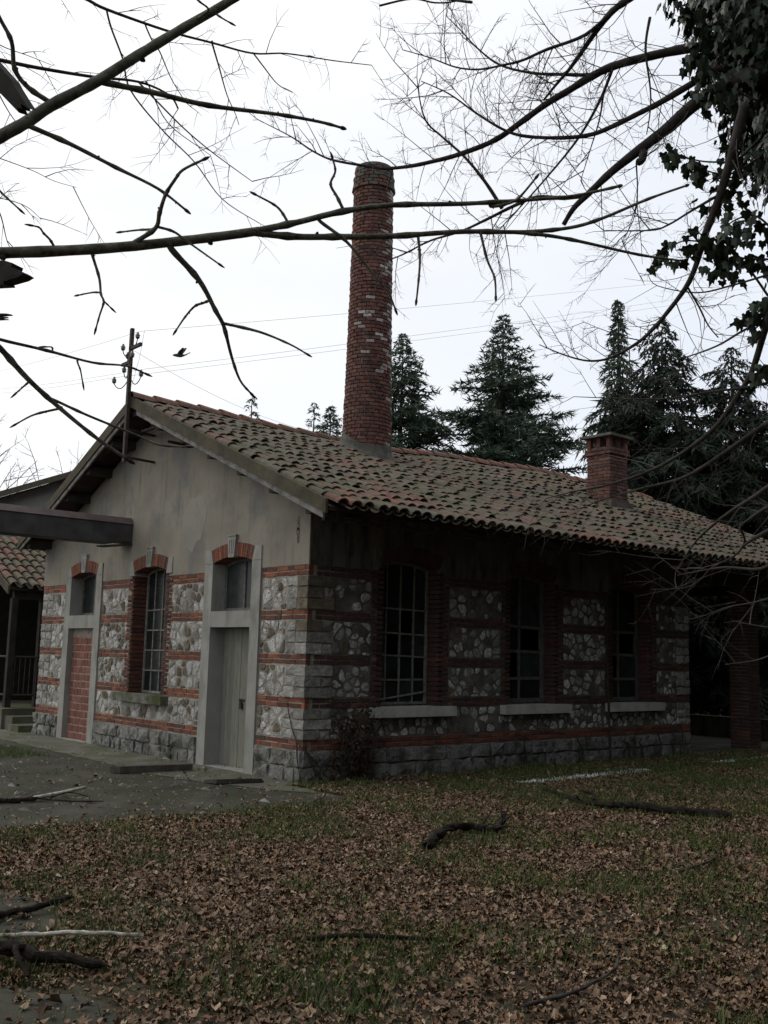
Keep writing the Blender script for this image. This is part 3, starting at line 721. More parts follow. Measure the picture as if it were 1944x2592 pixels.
def cover_tile():
    """half round clay tile, local x = across, y = down slope (0 top .. 1 bottom in metres), z up"""
    vs = []; n = 6; Ln = .44
    for (yy, w, hgt, th) in ((0, .062, .054, 0), (Ln, .086, .070, 0), (Ln, .086, .070, .014), (.04, .062, .054, .013)):
        for k in range(n + 1):
            a = math.pi * k / n; vs.append((-math.cos(a) * (w - th), yy, math.sin(a) * (hgt - th)))
    fs = []
    for r0 in range(3):
        for k in range(n): fs.append((r0 * 7 + k, r0 * 7 + k + 1, (r0 + 1) * 7 + k + 1, (r0 + 1) * 7 + k))
    return vs, fs
def channel():
    vs = []; n = 4
    for yy in (0, .46):
        for k in range(n + 1):
            a = math.pi * k / n; vs.append((-math.cos(a) * .085, yy, .05 - math.sin(a) * .05))
    return vs, [(k, k + 1, n + 2 + k, n + 1 + k) for k in range(n)]
CT, CH = cover_tile(), channel()
tiles = []
PIT = .19; EXP = .335
chs = Vector((-3.28, 3.55, 0)); sqc = ((-2.26, -1.69), (8.34, 8.91))
def slope_tiles(x_eave, x_top, sgn, score):
    ncol = int((YB - YF - .12) / PIT)
    rise = .415 if sgn > 0 else .455
    ln = math.hypot(1, rise); down = Vector((sgn / ln, 0, -rise / ln)); nrm = Vector((sgn * rise / ln, 0, 1 / ln))
    run = abs(x_eave - x_top) * ln; nrow = int(run / EXP) + 1
    R_ = random.Random(11 if sgn > 0 else 12)
    colshift = 0
    for c in range(ncol + 1):
        y = YF + .15 + PIT * c
        if y > YB - .1: break
        colshift = R_.uniform(-.075, .075)
        for rw in range(nrow):
            d_bot = run - rw * EXP + (.0 if rw == 0 else colshift + R_.uniform(-.04, .04) + (R_.uniform(.06, .16) if R_.random() < .03 else 0)) + .03     # distance of the lower end from the ridge line
            d_top = d_bot - .44
            x = x_top + sgn * d_top / ln
            xm = x + sgn * .2
            if d_bot < .22: continue
            yy = y + R_.uniform(-.012, .012)
            if abs(xm - chs.x) < .55 and (Vector((xm, yy, 0)) - chs).length < .40: continue
            if sqc[0][0] + .05 < xm < sqc[0][1] - .05 and sqc[1][0] + .05 < yy < sqc[1][1] - .05: continue
            base = Vector((x, yy, deck_z(x, yy)))
            lift = .040 + R_.uniform(-.004, .010)
            yaw = R_.uniform(-.045, .045) * (4 if R_.random() < .03 else 1)
            if rw and R_.random() < .006: continue
            tiltd = (down * 1 + nrm * (.038 + R_.uniform(-.012, .022))).normalized()
            ax = Vector((0, -sgn, 0)); ax = (ax + tiltd * yaw * sgn).normalized(); up = ax.cross(tiltd).normalized()
            if up.z < 0: up = -up; ax = -ax
            mw = frame_matrix(base + nrm * lift, ax, tiltd, up)
            nz_ = noise.noise(Vector((xm * .8, yy * .5, 3.0)))
            m = 'red_tile' if (nz_ > .30 and R_.random() < .6) or R_.random() < .02 else 'tile'
            tiles.append(('tile', roof, 'cover_tile', CT, mw, m, seen(base, nrm, .05) * (1 if score else 0)))
            b2 = base + Vector((0, PIT / 2, 0)); 
            mw = frame_matrix(Vector((b2.x, b2.y, deck_z(b2.x, b2.y))) + nrm * (.004 + R_.uniform(0, .006)), ax, (down + nrm * .02).normalized(), up)
            tiles.append(('channel_tile', roof, 'channel_tile', CH, mw, 'channel_tile', 0))
slope_tiles(XE + .02, XR, 1, True)
slope_tiles(XL, XR, -1, False)
scatter_pieces(tiles, 290, 'tile_field', roof)
# ridge tiles
y = YF; R_ = random.Random(4); rt = []
while y < YB - .3:
    ln = .40; z0 = deck_z(XR, y) + .045; z1 = deck_z(XR, y + ln) + .045
    vs = []; n = 6
    for (yy, zz, w, th) in ((y - .05, z0 + .02, .135, 0), (y + ln, z1, .115, 0), (y + ln, z1, .115, .014), (y - .05, z0 + .02, .135, .014)):
        for k in range(n + 1):
            a = math.pi * k / n; vs.append((XR - math.cos(a) * (w - th) + R_.uniform(-.002, .002), yy, zz + math.sin(a) * (w * .85 - th)))
    fs = [(r0 * 7 + k, r0 * 7 + k + 1, ((r0 + 1) % 4) * 7 + k + 1, ((r0 + 1) % 4) * 7 + k) for r0 in range(4) for k in range(n)]
    MB().add(vs, fs).build('ridge_tile', 'ridge_tile', roof)
    y += ln
# barge boards, soffit boards, purlins, rafters
def slope_board(xa, xb, y0, y1, off_top, off_bot, name, m):
    mb = MB()
    pts = [xa, xb]
    vs = []
    for x in pts:
        z = pitch_z(x, 3.25)
        vs += [(x, y0, z + off_bot), (x, y1, z + off_bot), (x, y1, z + off_top), (x, y0, z + off_top)]
    mb.add(vs, [(0, 1, 2, 3), (7, 6, 5, 4), (0, 4, 5, 1), (1, 5, 6, 2), (2, 6, 7, 3), (3, 7, 4, 0)])
    return mb.build(name, m, roof)
slope_board(XR + .002, XE - .02, YF - .035, YF, .085, -.085, 'barge_board', 'olive_wood')
slope_board(XR - .002, XL + .05, YF - .034, YF, .085, -.085, 'barge_board', 'olive_wood')
slope_board(XR + .16, .90, YF - .012, YF + .02, -.09, -.165, 'lower_barge_board', 'grey_wood')
slope_board(XR - .16, -8.32, YF - .012, YF + .02, -.09, -.165, 'lower_barge_board', 'grey_wood')
for YY in (YB - .02,):
    slope_board(XR + .002, XE - .02, YY, YY + .035, .085, -.085, 'barge_board', 'olive_wood')
    slope_board(XR - .002, XL + .05, YY, YY + .035, .085, -.085, 'barge_board', 'olive_wood')
for k, x in enumerate((.55, -.25, -1.02, -1.80, -2.58, -3.35, -4.13, -4.95, -5.75, -6.55, -7.35, -8.10)):
    z = pitch_z(x, 3.25) - .055
    MB().box(x - .075, x + .075, YF + .05, .38 if x < 0 else .30, z - .16, z - .012).build('purlin', 'dark_wood', roof)
R_ = random.Random(2)
for k in range(23):                                                   # rafter tails along the eave
    y = -.2 + k * .6
    if y > 13.2: break
    x0 = .03 if y < LEN else -4.05
    vs = []
    for x in (x0, .88):
        z = pitch_z(x, 3.25) - .056 - (0 if y < LEN else .0)
        vs += [(x, y - .04, z - .10), (x, y + .04, z - .10), (x, y + .04, z), (x, y - .04, z)]
    MB().add(vs, [(0, 1, 2, 3), (7, 6, 5, 4), (0, 4, 5, 1), (1, 5, 6, 2), (2, 6, 7, 3), (3, 7, 4, 0)]).build('rafter', 'dark_wood', roof)
MB().box(.80, .86, YF + .05, YB - .05, pitch_z(.83, 3.25) - .21, pitch_z(.83, 3.25) - .165).build('eave_beam', 'dark_wood', roof)

# porch behind the building
MB().box(-.36, .02, LEN + .02, YB - .1, 3.06, 3.30).build('porch_beam', 'dark_wood', B)
MB().box(-W, -.4, YB - .5, YB - .28, 3.08, 3.28).build('porch_beam', 'dark_wood', B)
MB().box(-4.22, -4.04, YB - .48, YB - .30, 3.29, 5.0).build('king_post', 'dark_wood', B)
structure('porch_floor', MB().add([(-W, LEN - .01, .015), (.35, LEN - .01, .015), (.30, 13.3, .015), (-W, 13.3, .015)], [(0, 1, 2, 3)]), 'apron')

def pillar(x0, x1, y0, y1, z1, label):
    t = thing('brick_pillar', label, 'pillar', ((x0 + x1) / 2, (y0 + y1) / 2, 0), 'brick pillars of the porch')
    MB().box(x0 + .012, x1 - .012, y0 + .012, y1 - .012, -.05, z1).build('core', 'mortar', t)
    z = 0; k = 0; lst = []
    while z < z1 - .03:
        for (n, a, c0, c1, pl_) in ((Vector((0, -1, 0)), Vector((-1, 0, 0)), x0, x1, y0), (Vector((1, 0, 0)), Vector((0, -1, 0)), y0, y1, x1), (Vector((0, 1, 0)), Vector((1, 0, 0)), x0, x1, y1), (Vector((-1, 0, 0)), Vector((0, 1, 0)), y0, y1, x0)):
            h = (c1 - c0); cut = (.62 if k % 2 else .38) * h
            for e0, e1 in ((c0, c0 + cut), (c0 + cut, c1)):
                m_ = (e0 + e1) / 2; kk = RNG.randrange(6)
                o = (m_, pl_ - n.y * .02, z + .033) if abs(n.y) > .5 else (pl_ - n.x * .02, m_, z + .033)
                mw = frame_matrix(o, a * (e1 - e0 - .008), n * .022, ZUP * .057)
                lst.append(('brick', t, 'brick%d' % kk, BLOCKS[kk], mw, 'side_brick', seen(o, n, .01)))
        z += .066; k += 1
    scatter_pieces(lst, 290, 'brickwork', t)
pillar(-.40, .0, 10.27, 10.67, 3.05, 'tall brick pillar standing in the dark porch at right')
lw = thing('low_wall', 'low dark wall closing the far end of the porch', 'wall', (-4, 12.7, 0))
MB().box(-W, .0, 12.6, 12.85, -.05, .40).build('wall_body', 'stained_plaster', lw)
MB().box(-W, .03, 12.57, 12.88, .40, .445).build('coping', 'plinth', lw)

scatter_pieces(bricks, 295, 'brickwork', B)
scatter_pieces(stones, 295, 'stonework', B)

# ------------------------------------------------------------------ round brick smokestack
CX, CY = -3.28, 3.55
st = thing('brick_smokestack', 'tall round red brick chimney rising through the tiled roof', 'chimney', (CX, CY, 0))
rad = lambda z: np.interp(z, [4.6, 5.6, 7.0, 10.5], [.435, .415, .385, .338])
ZT = 10.25
MB().lathe((CX, CY, 0), [(rad(z) - .016, z) for z in np.linspace(.1, ZT, 30)] + [(.22, ZT), (.22, ZT - 1)], 28).build('stack_core', 'mortar', st)
lst = []; z = 4.62; k = 0; R_ = random.Random(8)
while z < ZT - .05:
    r_ = float(rad(z)); cap = z > ZT - .42
    band_ = ZT - .46 < z < ZT - .36
    off = .034 if band_ else (.018 if z > ZT - .36 and z < ZT - .2 else 0)
    n_ = int(2 * math.pi * r_ / .158); ph = (k % 2) * math.pi / n_ + R_.uniform(-.05, .05)
    for i in range(n_):
        a = 2 * math.pi * i / n_ + ph; nvec = Vector((math.cos(a), math.sin(a), 0)); tv = Vector((-math.sin(a), math.cos(a), 0))
        wd = 2 * r_ * math.tan(math.pi / n_) * (R_.uniform(.82, .96))
        o = Vector((CX, CY, z + .033)) + nvec * (r_ - .045 + off + R_.uniform(-.004, .005))
        kk = R_.randrange(6)
        mw = frame_matrix(o, -tv * wd, nvec * .05, ZUP * (.056 + R_.uniform(-.003, .003)))
        right = nvec.dot(Vector((.62, .78, 0)))
        p = max(0, right - .35) * .9 if z > 6.4 else max(0, right - .7) * 1.0
        if 6.4 < z < 7.8 and right > -.6: p += .08
        m = 'white_brick' if R_.random() < p else 'stack_brick'
        if cap and R_.random() < .5: m = 'collar'
        lst.append(('brick', st, 'brick%d' % kk, BLOCKS[kk], mw, m, seen(o, nvec, .008)))
    z += .066; k += 1
scatter_pieces(lst, 295, 'brickwork', st)
MB().lathe((CX, CY, 0), [(.338, ZT - .03), (.352, ZT - .02), (.345, ZT + .035), (.30, ZT + .06), (.2, ZT + .05)], 28).build('cap_mortar', 'collar', st)
# cement collar following the roof slope
cl = MB(); n = 32; vs = []
for rr, dz in ((.53, -.03), (.49, .03), (.455, .12), (.436, .24)):
    for j in range(n):
        a = 2 * math.pi * j / n; x, y = CX + rr * math.cos(a), CY + rr * math.sin(a)
        vs.append((x, y, max(deck_z(x, y), deck_z(CX, CY) - .25) + .07 + dz * (1 + .15 * math.sin(3 * a + 1))))
fs = [(i * n + j, i * n + (j + 1) % n, (i + 1) * n + (j + 1) % n, (i + 1) * n + j) for i in range(3) for j in range(n)]
cl.add(vs, fs).build('cement_collar', 'collar', st)

# square chimney
(xa, xb), (ya, yb) = (-2.25, -1.70), (8.35, 8.90)
sq = thing('square_chimney', 'short square brick chimney with slab cap near the far roof end', 'chimney', (-1.97, 8.62, 4.4))
MB().box(xa + .012, xb - .012, ya + .012, yb - .012, 4.2, 5.70).build('core', 'mortar', sq)
lst = []; z = 4.3; k = 0
while z < 5.68:
    o_ = .035 if 5.54 < z else 0
    for (n, a, c0, c1, pl_) in ((Vector((0, -1, 0)), Vector((-1, 0, 0)), xa, xb, ya), (Vector((1, 0, 0)), Vector((0, -1, 0)), ya, yb, xb), (Vector((0, 1, 0)), Vector((1, 0, 0)), xa, xb, yb), (Vector((-1, 0, 0)), Vector((0, 1, 0)), ya, yb, xa)):
        cuts = (0, .45, 1) if k % 2 else (0, .25, .72, 1)
        h = c1 - c0 + 2 * o_
        for e0, e1 in zip(cuts[:-1], cuts[1:]):
            m_ = c0 - o_ + (e0 + e1) / 2 * h; kk = RNG.randrange(6)
            o = (m_, pl_ - n.y * .03 + n.y * o_, z + .033) if abs(n.y) > .5 else (pl_ - n.x * .03 + n.x * o_, m_, z + .033)
            mw = frame_matrix(o, a * ((e1 - e0) * h - .008), n * .036, ZUP * .057)
            lst.append(('brick', sq, 'brick%d' % kk, BLOCKS[kk], mw, 'stack_brick', seen(o, n, .01)))
    z += .066; k += 1
scatter_pieces(lst, 295, 'brickwork', sq)
for x in (xa + .04, (xa + xb) / 2, xb - .04):
    for y in (ya + .04, (ya + yb) / 2, yb - .04):
        if abs(x - (xa + xb) / 2) < .01 and abs(y - (ya + yb) / 2) < .01: continue
        MB().box(x - .045, x + .045, y - .045, y + .045, 5.70, 5.90).build('cap_post', 'stack_brick', sq)
MB().add([(xa - .10, ya - .10, 5.90), (xb + .10, ya - .10, 5.90), (xb + .10, yb + .10, 5.90), (xa - .10, yb + .10, 5.90), (xa - .10, ya - .10, 5.95), (xb + .10, ya - .10, 5.95), (xb + .10, yb + .10, 5.95), (xa - .10, yb + .10, 5.95), ((xa + xb) / 2, (ya + yb) / 2, 6.05)],
         [(0, 3, 2, 1), (0, 1, 5, 4), (1, 2, 6, 5), (2, 3, 7, 6), (3, 0, 4, 7), (4, 5, 8), (5, 6, 8), (6, 7, 8), (7, 4, 8)]).build('cap_slab', 'collar', sq)
fl_ = MB(); fl_.box(xa - .06, xb + .10, ya - .10, yb + .06, 4.35, 4.62); fl_.build('cement_collar', 'collar', sq)

# ------------------------------------------------------------------ box duct jutting from the gable
dt = thing('box_duct', 'dark sheet-metal box duct jutting out from the gable wall', 'duct', (-5.0, -3, 3.2))
xr = -4.80
prof_body = [(xr - .42, 3.27), (xr, 3.27), (xr, 3.555), (xr - .42, 3.555)]
dy = lambda u, b, z: (u, -b, z)
MB().prism(prof_body, dy, .02, 7.0).build('duct_body', 'dark_metal', dt)
MB().prism([(xr - .44, 3.556), (xr + .02, 3.556), (xr - .045, 3.66), (xr - .375, 3.66)], dy, .03, 7.0).build('hood', 'sheet_metal', dt)
for b in (.66, 2.1, 3.6, 5.2): MB().prism([(xr - .43, 3.265), (xr + .004, 3.265), (xr + .004, 3.55), (xr - .43, 3.55)], dy, b, b + .03).build('seam', 'dark_metal', dt)
MB().prism([(xr - .425, 3.235), (xr + .012, 3.235), (xr + .012, 3.269), (xr - .425, 3.269)], dy, .3, 7.0).build('bottom_flange', 'dark_metal', dt)
bb = MB(); bb.add([(xr - .1, -.02, 3.255), (xr + .01, -.02, 3.25), (xr + .02, -.55, 3.16), (xr - .05, -.60, 3.17), (xr - .1, -.02, 3.22), (xr + .01, -.02, 3.215), (xr + .02, -.5, 3.14), (xr - .05, -.6, 3.15)], [(0, 1, 2, 3), (4, 7, 6, 5), (0, 4, 5, 1), (1, 5, 6, 2), (2, 6, 7, 3), (3, 7, 4, 0)])
bb.build('broken_board', 'dark_wood', dt)
for xx in (xr - .36, xr - .06): MB().box(xx - .03, xx + .03, -6.9, -6.84, -.02, 3.26).build('post', 'iron', dt)

# ------------------------------------------------------------------ electric pole on the gable
ep = thing('insulator_pole', 'rusty iron pole with insulators fixed to the gable peak', 'pole', (-4.5, -.6, 4.4))
PX, PY = -4.14, -.56
MB().box(PX - .032, PX + .032, PY - .025, PY + .025, 4.42, 6.55).build('post', 'iron', ep)
for (z, x1) in ((4.50, -4.21), (4.93, -4.24)):
    a_ = MB(); a_.tube([(PX + .02, PY, z), (x1, .0, z)], .022, 5); a_.build('wall_bracket', 'iron', ep)
MB().box(PX - .02, PX + .50, -.30, -.26, 4.93, 4.965).build('cross_bar', 'iron', ep)
MB().box(PX - .03, PX + .34, PY - .025, PY + .02, 6.20, 6.25).build('cross_arm', 'iron', ep)
MB().box(PX - .25, PX + .03, PY - .03, PY + .025, 5.98, 6.03).build('cross_arm', 'iron', ep)
ins_prof = [(.012, -.02), (.03, -.01), (.045, .02), (.03, .03), (.05, .05), (.03, .065), (.022, .10), (.012, .11)]
def insulator(x, y, z, hook, m='glass_insulator', s_=1.0):
    i = MB().lathe((x, y, z), [(r_ * s_, h * s_) for r_, h in ins_prof], 10).build('insulator', m, ep, True)
    if hook:
        hx = hook; pts = [Vector((x, y, z - .02))]
        for k in range(1, 7):
            t = k / 6; pts.append(Vector((x + (hx - x) * t, y + (PY - y) * t, z - .03 - .11 * math.sin(math.pi * t) + .05 * t)))
        MB().tube(pts, .008, 5).build('hook', 'iron', i)
INS = [(PX + .30, PY - .02, 6.34), (PX + .32, PY - .1, 6.02), (PX - .20, PY - .06, 6.23), (PX - .34, PY + .08, 6.15), (PX - .2, PY - .02, 5.88), (PX - .40, PY - .1, 5.72), (PX + .36, PY + .05, 5.74)]
for k, (x, y, z) in enumerate(INS): insulator(PX + (x - PX) * .8, y, z, PX + (.02 if x > PX else -.02), s_=.85)
for x in (PX + .33, PX + .52): insulator(x, -.28, 5.03, None, 'porcelain', 1.3)
br = thing('wall_bracket', 'single iron arm sticking from the plaster right of the pole', 'bracket', (-3.28, -.2, 4.65))
MB().tube([(-3.28, .02, 4.65), (-3.28, -.30, 4.66)], .024, 5).build('arm', 'iron', br)
MB().tube([(-3.30, .0, 4.65), (-3.30, -.03, 4.65)], .045, 8).build('wall_plate', 'iron', br)


# ------------------------------------------------------------------ buildings and walls at the left
sh = thing('tiled_shed', 'dark open shed with clay tile roof left of the building', 'shed', (-11.5, 3, 0))
SE, SR = -9.62, -12.3; sz0 = 2.70; srise = .47
szf = lambda x: sz0 + srise * (SE - x)
MB().add([(SE, -.15, szf(SE)), (SE, 8, szf(SE)), (SR, 8, szf(SR)), (SR, -.15, szf(SR)), (SE, -.15, szf(SE) - .05), (SE, 8, szf(SE) - .05), (SR, 8, szf(SR) - .05), (SR, -.15, szf(SR) - .05)], [(0, 1, 2, 3), (7, 6, 5, 4), (0, 4, 5, 1), (1, 5, 6, 2), (2, 6, 7, 3), (3, 7, 4, 0)]).build('roof', 'soffit', sh)
lst = []; ln = math.hypot(1, srise); dn = Vector((1 / ln, 0, -srise / ln)); nr = Vector((srise / ln, 0, 1 / ln)); R_ = random.Random(31)
run = (SE - SR) * ln
for c in range(16):
    y = -.05 + .20 * c
    for rw in range(9):
        d = run - rw * EXP + R_.uniform(-.03, .03) + .04 - .44
        if d < -.1: continue
        base = Vector((SR + d / ln, y + R_.uniform(-.01, .01), szf(SR + d / ln))); td = (dn + nr * .05).normalized(); ax = Vector((0, -1, 0)); up = ax.cross(td)
        if up.z < 0: up = -up; ax = -ax
        lst.append(('tile', sh, 'cover_tile', CT, frame_matrix(base + nr * .04, ax, td, up), 'red_tile' if R_.random() < .2 else 'tile', seen(base, nr, .05)))
        lst.append(('channel_tile', sh, 'channel_tile', CH, frame_matrix(base + Vector((0, .1, 0)) + nr * .008, ax, dn, up), 'channel_tile', 0))
scatter_pieces(lst, 140, 'tile_field', sh)
vs = []
for x in (SR, SE + .03): vs += [(x, -.19, szf(x) - .12), (x, -.152, szf(x) - .12), (x, -.152, szf(x) + .05), (x, -.19, szf(x) + .05)]
MB().add(vs, [(0, 1, 2, 3), (7, 6, 5, 4), (0, 4, 5, 1), (1, 5, 6, 2), (2, 6, 7, 3), (3, 7, 4, 0)]).build('barge_board', 'olive_wood', sh)
MB().box(SE - .22, SE - .10, 0, 8, sz0 - .22, sz0 - .06).build('eave_beam', 'shed_wood', sh)
for (x, y) in ((SE - .15, .02), (SE - .15, .60), (SE - .15, 3.2), (SR + .2, .02)): MB().box(x - .06, x + .06, y - .06, y + .06, .38, sz0 - .2 if x > -11 else 3.8).build('post', 'shed_wood', sh)
MB().box(SR - .2, SR, -.1, 8, .0, 3.85).build('rear_wall', 'shed_wood', sh)
MB().box(SR, SE - .3, 6.0, 6.2, .0, 3.4).build('inner_wall', 'shed_wood', sh)
for z in (.62, 1.36):
    MB().tube([(SE - .15, .05, z), (SE - .15, .58, z)], .02, 5).build('rail', 'iron', sh)
    MB().tube([(SE - .15, .03, z), (SR + .2, .03, z)], .02, 5).build('rail', 'iron', sh)
for k in range(5): MB().tube([(SE - .15, .13 + k * .1, .63), (SE - .15, .13 + k * .1, 1.35)], .008, 4).build('baluster', 'iron', sh)
pn = thing('concrete_plinth', 'mossy concrete plinth under the open shed with low steps', 'plinth', (-11, 3, 0))
MB().box(-13, -9.34, -.22, 8, -.05, .385).build('plinth_body', 'plinth', pn)
MB().box(-9.33, -8.95, -.16, .7, -.05, .26).build('step', 'plinth', pn)
MB().box(-8.94, -8.42, -.24, .7, -.05, .13).build('step', 'apron', pn)

hs = thing('grey_house', 'grey plastered house with gable roof behind the shed', 'house', (-20, 5, 0))
hx = -16.0; ry, rz, pit = 7.2, 7.75, .42
prof = lambda off, half: [(ry - half, rz - pit * half + off), (ry, rz + off), (ry + half, rz - pit * half + off)]
hz = rz - .2 - pit * 8
fnx = lambda u, b, z: (hx + b, u, z)
MB().prism([(ry - 8, -.1), (ry + 8, -.1), (ry + 8, hz), (ry, rz - .2), (ry - 8, hz)], fnx, -10, 0).build('wall', 'house_grey', hs)
for s_ in (-1, 1):
    q = [(ry + s_ * 8.6, rz - pit * 8.6 - .12), (ry, rz - .12), (ry, rz + .04), (ry + s_ * 8.6, rz - pit * 8.6 + .04)]
    MB().prism(q, fnx, -10.5, .55).build('roof', 'tile', hs)
    q = [(ry + s_ * 8.6, rz - pit * 8.6 - .24), (ry, rz - .24), (ry, rz - .125), (ry + s_ * 8.6, rz - pit * 8.6 - .125)]
    MB().prism(q, fnx, .30, .36).build('barge_board', 'old_wood', hs)
for u in (3.0, 7.0, 11.0):
    w_ = MB().prism([(u - .5, 1.0), (u + .5, 1.0), (u + .5, 2.6), (u - .5, 2.6)], fnx, -.05, .03).build('window', 'far_trim', hs)
    MB().prism([(u - .42, 1.08), (u + .42, 1.08), (u + .42, 2.52), (u - .42, 2.52)], fnx, .0, .035).build('pane', 'pane', w_)

bh = thing('brick_house', 'reddish brick house with pale windows seen through the porch', 'house', (-6, 33, 0))
MB().box(-24, 8, 32, 40, -.1, 5.2).build('wall', 'far_brick', bh)
MB().add([(-24.6, 31.4, 5.0), (8.6, 31.4, 5.0), (8.6, 36, 7.2), (-24.6, 36, 7.2), (8.6, 40.6, 5.0), (-24.6, 40.6, 5.0)], [(0, 1, 2, 3), (3, 2, 4, 5), (1, 4, 2), (0, 3, 5), (0, 5, 4, 1)]).build('roof', 'red_tile', bh)
for x in (-21, -17.6, -14.2, -10.8, -7.4, -4.0):
    for z0 in (1.5,):
        w_ = MB().box(x - .65, x + .65, 31.93, 32.05, z0, z0 + 1.9).build('window', 'far_trim', bh)
        for s_ in (-1, 1): MB().box(x + s_ * .29 - .24, x + s_ * .29 + .24, 31.91, 31.96, z0 + .12, z0 + 1.78).build('pane', 'pane', w_)
        MB().box(x - .8, x + .8, 31.86, 32.02, z0 - .12, z0 - .002).build('sill', 'far_trim', w_)

# ------------------------------------------------------------------ vegetation helpers
def smooth_path(pts, k=4):
    """Catmull-Rom through points with any number of components"""
    P = [np.array(p, float) for p in pts]; out = []
    for i in range(len(P) - 1):
        p0 = P[max(i - 1, 0)]; p1 = P[i]; p2 = P[i + 1]; p3 = P[min(i + 2, len(P) - 1)]
        for j in range(k):
            t = j / k
            out.append(.5 * ((2 * p1) + (-p0 + p2) * t + (2 * p0 - 5 * p1 + 4 * p2 - p3) * t * t + (-p0 + 3 * p1 - 3 * p2 + p3) * t ** 3))
    out.append(P[-1]); return out
def rvec(r): 
    while True:
        v = Vector((r.uniform(-1, 1), r.uniform(-1, 1), r.uniform(-1, 1)))
        if .05 < v.length < 1: return v.normalized()
def twig(mb, r, p, d, ln, rad, level, droop=0.0, n=3):
    pts = [p]; q = p.copy(); dd = d.copy(); k = 4
    bend = rvec(r) * .22
    for i in range(k):
        dd = (dd + bend * .5 + rvec(r) * .12 + Vector((0, 0, -droop))).normalized()
        q = q + dd * (ln / k); pts.append(q.copy())
    mb.tube(pts, [rad * (1 - .72 * i / k) for i in range(k + 1)], n, False)
    if level > 0:
        for i in range(r.randint(2, 5)):
            t = r.uniform(.15, .95); j = min(int(t * k), k - 1); b = pts[j].lerp(pts[j + 1], t * k - j)
            dl = (pts[j + 1] - pts[j]).normalized(); s = rvec(r); s = (s - dl * s.dot(dl)).normalized()
            twig(mb, r, b, (dl * r.uniform(.5, 1) + s * .8).normalized(), ln * r.uniform(.25, .5), rad * .55, level - 1, droop, n)
def limb_twigs(mb, r, path, step, lmin, lmax, rad, level, droop, skip=0):
    acc = 0
    for i in range(1, len(path)):
        a = Vector(path[i - 1][:3]); b = Vector(path[i][:3]); acc += (b - a).length
        if acc < step * r.uniform(.6, 1.4) or i < skip: continue
        acc = 0; dl = (b - a).normalized(); s = rvec(r); s = (s - dl * s.dot(dl)).normalized()
        s = (s + Vector((0, 0, .15))).normalized()
        twig(mb, r, b, (dl * r.uniform(.3, 1.0) + s * .9).normalized(), r.uniform(lmin, lmax), rad * r.uniform(.7, 1.3), level, droop)

